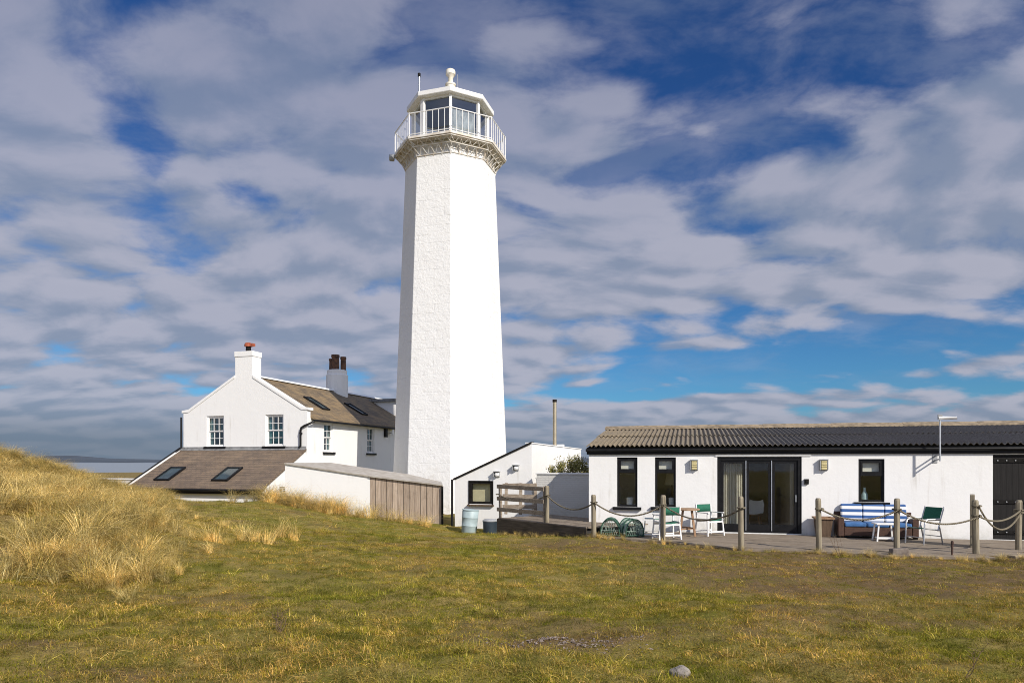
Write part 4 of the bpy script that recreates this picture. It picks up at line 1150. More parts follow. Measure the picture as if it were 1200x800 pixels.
rope('rope hanging above the lobster pots', tie('p2', .22), tie('p3', .26), .33)
rope('rope hanging in front of the teak table', tie('p3', .26), tie('p4', .28), .34)
rope('rope hanging across the striped sofa', tie('p5', .26), tie('p6', .26), .24)
rope('rope hanging across the green folding chair to the double roped post', tie('p6', .26), tie('p7', .38), .24)
rope('upper of two ropes in front of the black store door', tie('p7', .36), tie('p8', .24), .18)
rope('lower of two ropes in front of the black store door', tie('p7', .14), tie('p8', .30), .46)

# ------------------------------------------------------------------ deck furniture
def director_chair(label, loc, rz):
    t = thing('director_chair', label, 'chair', loc, rz, 'green and white director chairs round the table'); W = .28
    m = MB(); vs = []; fs = []
    for i in range(9):
        u = i / 8 * 2 - 1; z = .455 - .03 * (1 - u * u)
        vs += [(u * W, -.20, z), (u * W, .20, z)]
    fs = [(2 * i, 2 * i + 1, 2 * i + 3, 2 * i + 2) for i in range(8)]; m.add(vs, fs); o = m.build('seat', M['green'], t, world=True, smooth=True, weld=False); s_ = o.modifiers.new('thick', 'SOLIDIFY'); s_.thickness = .012
    m = MB(); vs = []
    for i in range(9):
        u = i / 8 * 2 - 1; y = .235 + .03 * (1 - u * u); vs += [(u * (W + .015), y, .66), (u * (W + .015), y + .02, .875)]
    m.add(vs, fs); o = m.build('backrest', M['green'], t, world=True, smooth=True, weld=False); s_ = o.modifiers.new('thick', 'SOLIDIFY'); s_.thickness = .014
    for sg in (-1, 1):
        m = MB(); x = sg * W
        m.bar((x, .22, .44), (x, .255, .885), .035, .035, up=(0, 1, 0)); m.bar((x, -.21, .44), (x, -.21, .64), .035, .035, up=(0, 1, 0))
        m.bar((x, -.24, .465), (x, .26, .465), .03, .045); m.bar((x * 1.09, -.24, .06), (x * 1.09, .26, .06), .03, .04)
        m.build('side_frame', M['white'], t, world=True, bevel=.004)
        m = MB(); m.bar((x, -.27, .655), (x, .22, .655), .055, .025); m.build('armrest', M['white'], t, world=True, bevel=.006)
        for y, y2 in ((-.21, -.25), (.22, .27)):
            m = MB(); m.bar((x, y, .45), (x + sg * .03, y2, .0), .036, .036, up=(0, 1, 0)); m.build('leg', M['white'], t, world=True, bevel=.003)
    for y in (-.235, .255):
        m = MB(); m.bar((-W - .01, y, .12), (W + .01, y, .12), .03, .04); m.build('stretcher', M['white'], t, world=True)
        m = MB(); m.bar((-W, y * .9, .40), (W, y * .9, .40), .03, .04); m.build('seat_rail', M['white'], t, world=True)
    return t
dk = lambda px, py: gp(px, py)
c0 = director_chair('green canvas director chair on the far left of the table, side on', dk(764, 627.2), R(-105))
dup(c0, dk(781, 631.0), R(190), 'green canvas director chair with its back to the lawn behind the post')
dup(c0, dk(831.5, 626.8), R(28), 'green canvas director chair right of the teak table by the glazed doors')
t = thing('bistro_table', 'small round teak table on four splayed legs between the director chairs', 'table', dk(805.5, 627.6))
m = MB(); m.lathe([(.0, .735), (.33, .735), (.345, .745), (.345, .77), (.33, .78), (.0, .78)], 24); m.build('tabletop', M['teaktop'], t, world=True, bevel=.003)
for i in range(4):
    a = R(30 + 90 * i); m = MB(); m.bar((.17 * math.cos(a), .17 * math.sin(a), .735), (.30 * math.cos(a), .30 * math.sin(a), 0), .055, .055); m.build('leg', M['teak'], t, world=True, bevel=.005)
m = MB()
for i in range(2):
    a = R(30 + 90 * i); m.bar((-.265 * math.cos(a), -.265 * math.sin(a), .2 + .04 * i), (.265 * math.cos(a), .265 * math.sin(a), .2 + .04 * i), .03, .04)
m.build('stretcher', M['teak'], t, world=True)

# sofa
sp = (gp(989, 631.0) + gp(1071, 631.5)) / 2
SF = thing('sofa', 'brown rattan sofa with blue and white striped back cushions below the window', 'sofa', (sp.x, sp.y + .05, 0), GA)
SW = 1.0
def rbox(mb, *a): mb.box(*a)
m = MB(); m.box(-SW + .16, SW - .16, -.02, .75, .07, .31); m.box(-SW, SW, .62, .82, .05, .70); m.build('base', M['rattan'], SF, world=True, bevel=.015)
for sg in (-1, 1):
    m = MB(); a, b = sorted((sg * SW, sg * (SW - .155))); m.box(a, b, -.03, .615, .05, .56); m.build('arm', M['rattan'], SF, world=True, bevel=.015)
    m = MB()
    for y in (0.0, .76): m.box(a + .02, b - .02, y, y + .05, 0, .05)
    m.build('foot', M['blackm'], SF, world=True)
for i in range(3):
    w_ = (2 * SW - .32) / 3; a = -SW + .16 + i * w_ + .006; b = a + w_ - .012
    m = MB(); m.box(a, b, -.05, .60, .315, .43); m.build('seat_cushion', M['blue'], SF, world=True, bevel=.035)
    m = MB(); tl = .02
    m.hexa([(a, .40, .435), (b, .40, .435), (b, .56, .435), (a, .56, .435)], [(a, .50, .915 - .012 * (i % 2)), (b, .50, .92), (b, .615, .92), (a, .615, .915 - .012 * (i % 2))])
    m.build('back_cushion', M['stripe'], SF, world=True, bevel=.035)
# folding garden chair facing left
t = thing('garden_chair', 'green sling garden chair with aluminium arms right of the sofa', 'chair', gp(1082, 636.5), R(-72))
m = MB(); m.hexa([(-.24, -.24, .40), (.24, -.24, .40), (.24, .20, .36), (-.24, .20, .36)], [(-.24, -.24, .42), (.24, -.24, .42), (.24, .20, .38), (-.24, .20, .38)]); m.build('seat', M['green'], t, world=True)
m = MB(); m.hexa([(-.24, .24, .60), (.24, .24, .60), (.24, .255, .60), (-.24, .255, .60)], [(-.24, .36, .93), (.24, .36, .93), (.24, .375, .93), (-.24, .375, .93)]); m.build('backrest', M['green'], t, world=True)
for sg in (-1, 1):
    x = sg * .27
    m = MB(); m.tube([(x, .17, .34), (x, .26, .62), (x, .38, .95)], .016, 8); m.build('back_post', M['alu'], t, world=True, smooth=True)
    m = MB(); m.tube([(x, -.26, .41), (x, .22, .36)], .016, 8); m.build('seat_rail', M['alu'], t, world=True, smooth=True)
    m = MB(); m.tube([(x, -.30, 0), (x, -.27, .50), (x, -.24, .60), (x, -.16, .625), (x, .26, .625)], .018, 8); m.build('front_leg', M['alu'], t, world=True, smooth=True)
    m = MB(); m.tube([(x, .34, 0), (x, .24, .40), (x, .22, .45)], .018, 8); m.build('rear_leg', M['alu'], t, world=True, smooth=True)
    m = MB(); m.box(x - .028, x + .028, -.22, .24, .635, .66); m.build('armrest', M['white'], t, world=True, bevel=.006)
m = MB(); m.tube([(-.27, -.285, .18), (.27, -.285, .18)], .012, 6); m.tube([(-.27, .29, .2), (.27, .29, .2)], .012, 6); m.build('stretcher', M['alu'], t, world=True)
t = thing('side_table', 'low white side table with a lower shelf in front of the sofa', 'table', gp(1037, 633.5), GA + R(4))
m = MB(); m.box(-.27, .27, -.22, .22, .44, .475); m.build('tabletop', M['white'], t, world=True, bevel=.008)
m = MB(); m.box(-.21, .21, -.15, .15, .06, .10); m.build('shelf', M['white'], t, world=True, bevel=.005)
for a in (-1, 1):
    for b in (-1, 1):
        m = MB(); m.bar((a * .20, b * .16, .44), (a * .25, b * .19, 0), .035, .035); m.build('leg', M['white'], t, world=True)
t = thing('planter', 'empty dark wooden planter against the wall right of the glazed doors', 'planter', on_b(sx(962), -.34, 0), GA)
m = MB(); m.hexa([(-.17, -.17, 0), (.17, -.17, 0), (.17, .17, 0), (-.17, .17, 0)], [(-.22, -.22, .50), (.22, -.22, .50), (.22, .22, .50), (-.22, .22, .50)]); m.build('tub', M['planter'], t, world=True, bevel=.01)
m = MB()
for x0, x1, y0, y1 in ((-.26, .26, -.26, -.19), (-.26, .26, .19, .26), (-.26, -.19, -.19, .19), (.19, .26, -.19, .19)): m.box(x0, x1, y0, y1, .503, .55)
m.build('rim', M['teak'], t, world=True)

# lobster pots
def lobster_pot(label, loc, rz, seed):
    t = thing('lobster_pot', label, 'lobster pot', loc, rz, 'lobster pots on the deck edge'); r = random.Random(seed); L, Rr = .26, .265
    m = MB()
    for y in (-Rr, -.08, .08, Rr): m.bar((-L, y, .03), (L, y, .03), .045, .03)
    for x in (-L, 0, L): m.bar((x, -Rr, .055), (x, Rr, .055), .05, .02)
    m.tube([(-L, -Rr, .06), (L, -Rr, .06)], .022, 6); m.tube([(-L, Rr, .06), (L, Rr, .06)], .022, 6)
    m.build('base', M['net'], t, world=True)
    for x in (-L, 0, L):
        m = MB(); m.tube([(x, -Rr * math.cos(a), .06 + .44 * math.sin(a) ** .8 if a > 0 else .06) for a in [math.pi * k / 14 for k in range(14)] + [math.pi - 1e-4]], .019, 7); m.build('hoop', M['net'], t, world=True, smooth=True)
    m = MB()
    def S(u, a):
        k = .012 * math.sin(u * 9 + a * 4); bul = 1 - .10 * abs(math.sin(u * math.pi)); return Vector((-L + 2 * L * u, -Rr * math.cos(a) * bul, .06 + (.43 + k) * max(0, math.sin(a)) ** .8 * bul))
    for i in range(-8, 16):   # diamond mesh over the hoops
        for sg in (1, -1):
            pts = [(i / 15 + sg * a / math.pi * .5 + (0 if sg > 0 else .5), a) for a in [math.pi * k / 12 for k in range(13)]]
            pts = [S(u, a) for u, a in pts if 0 <= u <= 1]
            if len(pts) > 1: m.tube(pts, .0085, 4)
    for x in (-L, L):
        for k in range(1, 8):
            yy = -Rr + 2 * Rr * k / 8; zt_ = .06 + .43 * max(0, 1 - (yy / Rr) ** 2) ** .4
            m.tube([(x, yy, .06), (x, yy * .6, .06 + (zt_ - .06) * .6), (x, yy, zt_)], .006, 4)
        for zz in (.18, .30, .40):
            hw = Rr * math.sqrt(max(0, 1 - ((zz - .06) / .45) ** 2.5)); m.tube([(x, -hw, zz), (x, hw, zz)], .006, 4)
    m.build('netting', M['netpale'], t, world=True)
    m = MB()
    for _ in range(5):
        c = Vector((r.uniform(-.2, .2), r.uniform(-.12, .12), .08)); m.tube([c + Vector((.14 * math.cos(k * .7) * (1 - k * .02), .10 * math.sin(k * .7), .008 * k + r.uniform(0, .02))) for k in range(14)], .014, 5)
    m.build('coiled_rope', M['net'], t, world=True)
    return t
lobster_pot('left of two netted lobster pots, nearer the corner post', gp(715.5, 627.6), R(78), 1)
lobster_pot('right of two netted lobster pots, nearer the director chairs', gp(739.5, 628.2), R(104), 2)

# butt, tub, stones, stakes
t = thing('water_butt', 'tilted pale blue plastic barrel against the porch wing', 'barrel', (-1.60, 25.3, hz(-1.60, 25.3) - .02), R(20)); t.rotation_euler = (R(2), R(4), R(20))
m = MB(); m.lathe([(.26, 0), (.275, .03), (.29, .30), (.296, .31), (.29, .32), (.30, .60), (.306, .61), (.30, .62), (.305, .84), (.29, .86)], 28); m.build('drum', M['bluebutt'], t, world=True, smooth=True)
m = MB(); m.lathe([(.295, .861), (.315, .865), (.315, .90), (.1, .915)], 28); m.build('lid', M['bluebutt'], t, world=True, smooth=True)
t = thing('dark_tub', 'dark blue tub with a grey lid left of the walkway', 'tub', (-.80, 24.9, hz(-.8, 24.9) - .02))
m = MB(); m.lathe([(.20, 0), (.24, .03), (.27, .50), (.25, .50)], 22); m.build('tub_body', M['darkblue'], t, world=True, smooth=True)
m = MB(); m.lathe([(.275, .503), (.285, .53), (.22, .58), (.05, .60)], 22); m.build('lid', M['greyp'], t, world=True, smooth=True)
def rock(name, label, loc, s, mt, seed, cat='stone'):
    bm = bmesh.new(); bmesh.ops.create_icosphere(bm, subdivisions=4, radius=1); r = random.Random(seed)
    pl = [(Vector((r.gauss(0, 1), r.gauss(0, 1), r.gauss(0, .8))).normalized(), r.uniform(.74, .95)) for _ in range(16)]
    for v in bm.verts:
        d = v.co.normalized(); k = 1.0
        for n_, h_ in pl:
            q = d.dot(n_)
            if q > .05: k = min(k, h_ / q)
        k *= 1 + .03 * math.sin(d.x * 9 + seed) * math.sin(d.y * 11) + .02 * math.sin(d.z * 17 + d.x * 13)
        v.co = Vector((d.x * k * s[0], d.y * k * s[1], d.z * k * s[2]))
    me = bpy.data.meshes.new(name); bm.to_mesh(me); bm.free(); me.polygons.foreach_set('use_smooth', [True] * len(me.polygons)); me.set_sharp_from_angle(angle=R(28)); me.materials.append(M[mt])
    o = bpy.data.objects.new(name, me); COL.objects.link(o); o.location = loc; o.rotation_euler = (0, 0, r.uniform(0, 6)); return tag(o, label, cat)
p = gp(797, 784, .47); rock('stone', 'pale rounded stone alone on the near lawn', (p.x, p.y, hz(p.x, p.y) + .015), (.09, .075, .07), 'stone', 4)
p = gp(1049, 652.5, -.08); m = MB(); m.hexa([(-.22, -.10, -.15), (.20, -.12, -.15), (.20, .12, -.15), (-.21, .12, -.15)], [(-.19, -.09, .17), (.16, -.10, .19), (.17, .10, .18), (-.18, .10, .16)])
o = m.build('stone_block', M['slab'], world=True, bevel=.02); o.location = p + Vector((0, -.16, .05)); tag(o, 'rough stone block at the foot of the rope post by the sofa', 'stone')
p = gp(688.5, 622, 0); m = MB(); m.hexa([(-.18, -.16, -.3), (.2, -.16, -.3), (.2, .2, -.3), (-.18, .2, -.3)], [(-.16, -.14, .17), (.17, -.13, .20), (.18, .18, .19), (-.16, .18, .17)])
o = m.build('stone_block', M['sand'], world=True, bevel=.02); o.location = p + Vector((0, .1, 0)); tag(o, 'yellow stone block at the end of the walkway by the bungalow corner', 'stone')
p = gp(1190, 653, 0); m = MB(); m.hexa([(-.2, -.14, -.2), (.24, -.14, -.2), (.24, .16, -.2), (-.2, .16, -.2)], [(-.18, -.12, .07), (.22, -.12, .09), (.21, .14, .08), (-.18, .14, .06)])
o = m.build('stone_block', M['sand'], world=True, bevel=.02); o.location = p + Vector((0, -.12, 0)); tag(o, 'yellow stone block at the deck edge below the store door', 'stone')
p = gp(1115.5, 655, -.1); m = MB(); m.tube([(0, 0, -.2), (.01, 0, .42)], .022, 8); m.tube([(.01, 0, .34), (.01, 0, .40)], .032, 8)
o = m.build('iron_stake', M['rustbar'], world=True, smooth=True); o.location = p; tag(o, 'short rusty iron stake in the grass before the deck', 'stake')

# ------------------------------------------------------------------ gravel patch, dry weeds
def gravel():
    m = MB(); r = random.Random(8)
    for _ in range(380):
        x, y = .50 + r.gauss(0, .36), 6.26 + r.gauss(0, .13); s_ = r.choice((.006, .008, .010, .013, .018))
        z = hz(x, y) + s_ * .3; rot = Matrix.Rotation(r.uniform(0, 6), 3, 'Z') @ Matrix.Rotation(r.uniform(-.5, .5), 3, 'X')
        vs = [rot @ Vector(q) * s_ * r.uniform(.75, 1.2) for q in ((1.2, 0, 0), (-1.1, .1, 0), (0, .9, 0), (.1, -.9, 0), (0, 0, .6), (0, 0, -.5))]
        m.add([v + Vector((x, y, z)) for v in vs], [(0, 2, 4), (2, 1, 4), (1, 3, 4), (3, 0, 4), (2, 0, 5), (1, 2, 5), (3, 1, 5), (0, 3, 5)])
    o = m.build('gravel', M['pebble'], world=True, weld=False); tag(o, 'bare patch of small pale pebbles in the near lawn', 'gravel', kind='stuff')
gravel()
def weed(label, px, py, zg, hgt, n, seed):
    p = gp(px, py, zg); z = hz(p.x, p.y); r = random.Random(seed); m = MB()
    for _ in range(n):
        a = r.uniform(0, 6.3); l = r.uniform(.05, .35) * hgt; x = Vector((0, 0, 0)); pts = [x]
        for k in range(5):
            x = x + Vector((math.cos(a) * l * .25 + r.gauss(0, .012), math.sin(a) * l * .25 + r.gauss(0, .012), hgt * r.uniform(.12, .24))); pts.append(x)
        m.tube(pts, .004, 4, [.004, .0035, .003, .0025, .002, .001])
        for q in pts[2:]:
            for _ in range(2):
                e = q + Vector((r.gauss(0, .03), r.gauss(0, .03), r.uniform(.0, .06))); m.tube([q, e], .0016, 3)
    o = m.build('dead_weed', M['twig'], world=True, weld=False); o.location = (p.x, p.y, z - .01); tag(o, label, 'weed')
weed('low twiggy dead weed on the near lawn at the left', 328, 748, .48, .20, 7, 1)
weed('tall thin dead stalk on the lawn at the right edge', 1131, 792, .46, .30, 2, 2)
weed('dry twiggy weed before the deck in front of the sofa arm', 984, 654, -.06, .55, 6, 3)

# ------------------------------------------------------------------ grass (uncountable, geometry nodes)
PROT = bpy.data.collections.new('grass tufts')
def tuft(name, n, rad, l0, l1, w, lean, cols, seg=3, droop=.5, coll=None):
    r = random.Random(name); vs = []; fs = []; cs = []
    for _ in range(n):
        a = r.uniform(0, 6.283); rr = rad * math.sqrt(r.random()); b = Vector((rr * math.cos(a), rr * math.sin(a), -.01))
        L = r.uniform(l0, l1); az = a + r.gauss(0, 1.1); le = abs(r.gauss(lean, lean * .5)); d = Vector((math.cos(az), math.sin(az), 0)); side = Vector((-d.y, d.x, 0))
        tw = r.uniform(-.9, .9); side = (side * math.cos(tw) + Vector((0, 0, 1)) * math.sin(tw) * .4).normalized()
        c = r.choice(cols); k = r.uniform(.92, 1.82); o = len(vs)
        for i in range(seg + 1):
            t_ = i / seg; ang = min(1.5, le + droop * t_ * t_)
            p = b + d * (L * t_ * math.sin(ang)) + Vector((0, 0, L * t_ * math.cos(ang)))
            ww = w * (1 - t_) ** .7 * r.uniform(.9, 1.1) if i < seg else .0
            if i < seg: vs += [p - side * ww, p + side * ww]
            else: vs.append(p)
            f_ = .6 + .55 * t_ if True else 1
        for i in range(seg - 1): fs.append((o + 2 * i, o + 2 * i + 1, o + 2 * i + 3, o + 2 * i + 2))
        fs.append((o + 2 * seg - 2, o + 2 * seg - 1, o + 2 * seg))
        cs += [(c[0] * k, c[1] * k, c[2] * k, 1)] * (2 * seg + 1)
    me = bpy.data.meshes.new(name); me.from_pydata([tuple(v) for v in vs], [], fs); me.materials.append(M['marram' if 'marram' in name or 'fallen' in name else 'blades'])
    ca = me.color_attributes.new('col', 'FLOAT_COLOR', 'POINT'); ca.data.foreach_set('color', np.array(cs, np.float32).ravel())
    o = bpy.data.objects.new(name, me); coll.objects.link(o); return o
GRN = [(.155, .160, .020), (.180, .180, .024), (.120, .128, .017), (.225, .195, .030)]
DRY = [(.40, .29, .095), (.48, .365, .145), (.32, .225, .07), (.54, .43, .20), (.20, .165, .03)]
BRN = [(.18, .115, .046), (.24, .155, .064), (.12, .080, .030), (.27, .19, .075)]
MAR = [(.50, .385, .155), (.58, .465, .21), (.38, .28, .10), (.28, .22, .065), (.66, .56, .30), (.45, .35, .13)]
MGR = [(.26, .235, .05), (.33, .28, .075), (.42, .33, .11), (.36, .29, .09)]
turf = bpy.data.collections.new('turf tufts'); marc = bpy.data.collections.new('marram tufts')
tuft('tuft_a_green', 64, .13, .018, .045, .0018, .85, GRN + GRN + [DRY[0]], coll=turf)
tuft('tuft_b_green', 56, .12, .018, .050, .0018, .95, GRN + [DRY[4], DRY[2]], coll=turf)
tuft('tuft_c_dry', 50, .13, .025, .065, .0017, 1.15, DRY + [GRN[0]], coll=turf)
tuft('tuft_d_brown', 46, .13, .015, .045, .0019, 1.0, BRN + [DRY[2]], coll=turf)
tuft('tuft_e_long', 26, .06, .06, .15, .0024, .6, DRY + GRN[:2], coll=turf, droop=.8)
tuft('tuft_f_marram', 125, .12, .35, .85, .0028, .30, MAR, seg=4, droop=.65, coll=marc)
tuft('tuft_g_marram', 140, .16, .30, .70, .0028, .45, MAR + MGR, seg=4, droop=.8, coll=marc)
tuft('tuft_h_fallen', 110, .20, .25, .65, .0028, .95, MAR, seg=4, droop=.6, coll=marc)
tuft('tuft_i_marram', 120, .13, .30, .75, .0028, .36, MGR + MAR[:3], seg=4, droop=.7, coll=marc)

def scatter(name, P, rot, scl, idx, coll, label, cat):
    me = bpy.data.meshes.new(name); me.vertices.add(len(P)); me.vertices.foreach_set('co', P.astype(np.float32).ravel())
    a = me.attributes.new('rot', 'FLOAT_VECTOR', 'POINT'); a.data.foreach_set('vector', rot.astype(np.float32).ravel())
    a = me.attributes.new('scl', 'FLOAT', 'POINT'); a.data.foreach_set('value', scl.astype(np.float32))
    a = me.attributes.new('idx', 'INT', 'POINT'); a.data.foreach_set('value', idx.astype(np.int32))
    o = bpy.data.objects.new(name, me); COL.objects.link(o)
    g = bpy.data.node_groups.new(name, 'GeometryNodeTree')
    g.interface.new_socket('Geometry', in_out='INPUT', socket_type='NodeSocketGeometry'); g.interface.new_socket('Geometry', in_out='OUTPUT', socket_type='NodeSocketGeometry')
    n = g.nodes; gi = n.new('NodeGroupInput'); go = n.new('NodeGroupOutput')
    ci = n.new('GeometryNodeCollectionInfo'); ci.inputs['Collection'].default_value = coll; ci.inputs['Separate Children'].default_value = True; ci.inputs['Reset Children'].default_value = True
    ip = n.new('GeometryNodeInstanceOnPoints'); ip.inputs['Pick Instance'].default_value = True
    def na(nm, ty): x = n.new('GeometryNodeInputNamedAttribute'); x.data_type = ty; x.inputs[0].default_value = nm; return x.outputs[0]
    g.links.new(gi.outputs[0], ip.inputs['Points']); g.links.new(ci.outputs[0], ip.inputs['Instance'])
    g.links.new(na('idx', 'INT'), ip.inputs['Instance Index']); g.links.new(na('rot', 'FLOAT_VECTOR'), ip.inputs['Rotation']); g.links.new(na('scl', 'FLOAT'), ip.inputs['Scale'])
    g.links.new(ip.outputs[0], go.inputs[0])
    md = o.modifiers.new('grass', 'NODES'); md.node_group = g
    tag(o, label, cat, kind='stuff')

def inpoly(x, y, pl):
    c = np.zeros(x.shape, bool); n = len(pl)
    for i in range(n):
        a, b = pl[i], pl[(i + 1) % n]
        cond = ((a.y > y) != (b.y > y))
        xx = (b.x - a.x) * (y - a.y) / ((b.y - a.y) if abs(b.y - a.y) > 1e-9 else 1e-9) + a.x
        c ^= cond & (x < xx)
    return c
blocks = [poly, [w0, w1, wk(wl_ + .3, 2.4), wk(.05, 2.4)], [BO, BO + BX * LEN, BO + BX * LEN + BY * 10, BO + BY * 10],
          [Vector((A.x, A.y)), Vector((B.x, B.y)), Vector((C.x, C.y)), (C + dep).xy, (A + dep).xy],
          [on_porch(-PW, 0, 0), on_porch(0, 0, 0), on_porch(0, 9.6, 0), on_porch(-PW, 9.6, 0)]]
hm = Matrix.Translation((-10.8, 36, 0)) @ Matrix.Rotation(-BETA, 4, 'Z')
blocks.append([hm @ Vector(v) for v in ((-8.1, LY + .2, 0), (0, LY + .2, 0), (0, 18, 0), (-8.1, 18, 0))])
def sample(n, y0, y1, umin, umax):
    """area-uniform points in a wedge of ground seen between two bearings"""
    y = np.sqrt(rng.uniform(y0 * y0, y1 * y1, n)); u = rng.uniform(umin, umax, n); x = u * y
    bad = np.zeros(n, bool)
    for pl in blocks: bad |= inpoly(x, y, pl)
    return x[~bad], y[~bad]
def lawn():
    X, Y = [], []
    for n, a, b in ((16000, 3.6, 9.0), (26000, 9.0, 17.0), (16000, 17.0, 27.0)):
        x, y = sample(n, a, b, -.90, .85); X.append(x); Y.append(y)
    x = rng.uniform(-11, 15, 16000); y = rng.uniform(1.2, 17, 16000); o_ = (x / y < -.90) | (x / y > .85) | (y < 3.6)
    for pl in blocks: o_ &= ~inpoly(x, y, pl)
    X.append(x[o_]); Y.append(y[o_])
    x, y = np.concatenate(X), np.concatenate(Y)
    w = wear_w(x, y); d = dune_w(x, y); n1 = vnoise(x * .7 + 5, y * .9); n2 = vnoise(x * 2.2, y * 2.6 + 8)
    keep = rng.random(len(x)) > w * .55
    x, y, w, d, n1, n2 = (q[keep] for q in (x, y, w, d, n1, n2))
    r = rng.random(len(x)); dryp = np.clip(.48 + .65 * (n1 - .5) + .6 * (n2 - .5) + .2 * d, .06, .9)
    idx = np.where(r < dryp * .75, 2, np.where(r < dryp, 4, np.where(rng.random(len(x)) < .5, 0, 1)))
    idx = np.where(rng.random(len(x)) < .10 + .5 * w, 3, idx)
    idx = np.where((idx == 4) & (rng.random(len(x)) < .55), 1, idx)
    z = height(x, y)
    rot = np.stack([rng.normal(0, .12, len(x)), rng.normal(0, .12, len(x)), rng.uniform(0, 6.28, len(x))], 1)
    scl = rng.uniform(.7, 1.3, len(x)) * (1 + .25 * sstep(9, 18, y))
    scatter('lawn_grass', np.stack([x, y, z], 1), rot, scl, idx, turf, 'short mossy green and straw coloured turf over the lawn', 'grass')
lawn()
def marram():
    x, y = sample(27000, 6.5, 34.0, -.98, -.28)
    d = dune_w(x, y); c = vnoise(x * .9 + 2, y * .7 + 5) * .6 + vnoise(x * 2.4, y * 2.0) * .4
    keep = rng.random(len(x)) < d * sstep(.34, .66, c) * np.where(y > 22, .8, .62)
    x, y = x[keep], y[keep]
    ex, ey = [], []
    for px, Y, n, sp in ((332, 23.0, 34, .40), (350, 23.2, 30, .45), (378, 23.5, 20, .40), (398, 23.8, 12, .3), (275, 21.8, 2, .15),  (312, 22.4, 5, .2), (312, 14.6, 5, .35), (300, 13.2, 4, .3), (255, 12.2, 4, .35), (190, 10.5, 5, .4),  (440, 25.2, 5, .4), (475, 25.4, 5, .4), (415, 24.4, 5, .4), (500, 25.6, 3, .3)):
        ex += list(rng.normal((px - 600) / 800 * Y, sp, n)); ey += list(rng.normal(Y, sp * .5, n))
    for _ in range(40): q = w0.lerp(w1, rng.random()); ex.append(q.x - rng.random() * .06); ey.append(q.y - .08 - abs(rng.normal(.06, .08)))
    for _ in range(130):   # fringe of rank grass along the deck edge
        k = rng.integers(0, len(front) - 1); q = front[k].lerp(front[k + 1], rng.random()); ex.append(q.x + rng.normal(0, .05)); ey.append(q.y - abs(rng.normal(.10, .10)))
    ne = len(ex); x = np.r_[x, ex]; y = np.r_[y, ey]
    z = height(x, y); n = len(x)
    wind = rng.normal(.16, .10, n)
    rot = np.stack([rng.normal(0, .08, n), wind, rng.uniform(0, 6.28, n)], 1)
    rot[:, 0], rot[:, 1] = rng.normal(0, .12, n), rng.normal(.10, .12, n)
    g = vnoise(x * .6 + 11, y * .6 + 3)
    r = rng.random(n)
    idx = np.where(r < .18, 2, np.where(r < .18 + .13 * sstep(.4, .7, g), 3, np.where(r < .75, 0, 1)))
    scl = rng.uniform(.55, 1.15, n) * np.where(y > 22, .95, 1.0) * (.42 + .58 * sstep(.05, .75, np.r_[d[keep], np.ones(ne)])); scl[-ne:] = np.where(y[-ne:] > 22.5, rng.uniform(.7, 1.45, ne), rng.uniform(.4, .95, ne)); scl[-170:] = rng.uniform(.15, .38, 170); idx[-ne:] = np.where(rng.random(ne) < .7, 0, 2);
    scatter('marram_grass', np.stack([x, y, z], 1), rot, scl, idx, marc, 'long straw coloured marram grass over the dune at the left', 'grass')
marram()

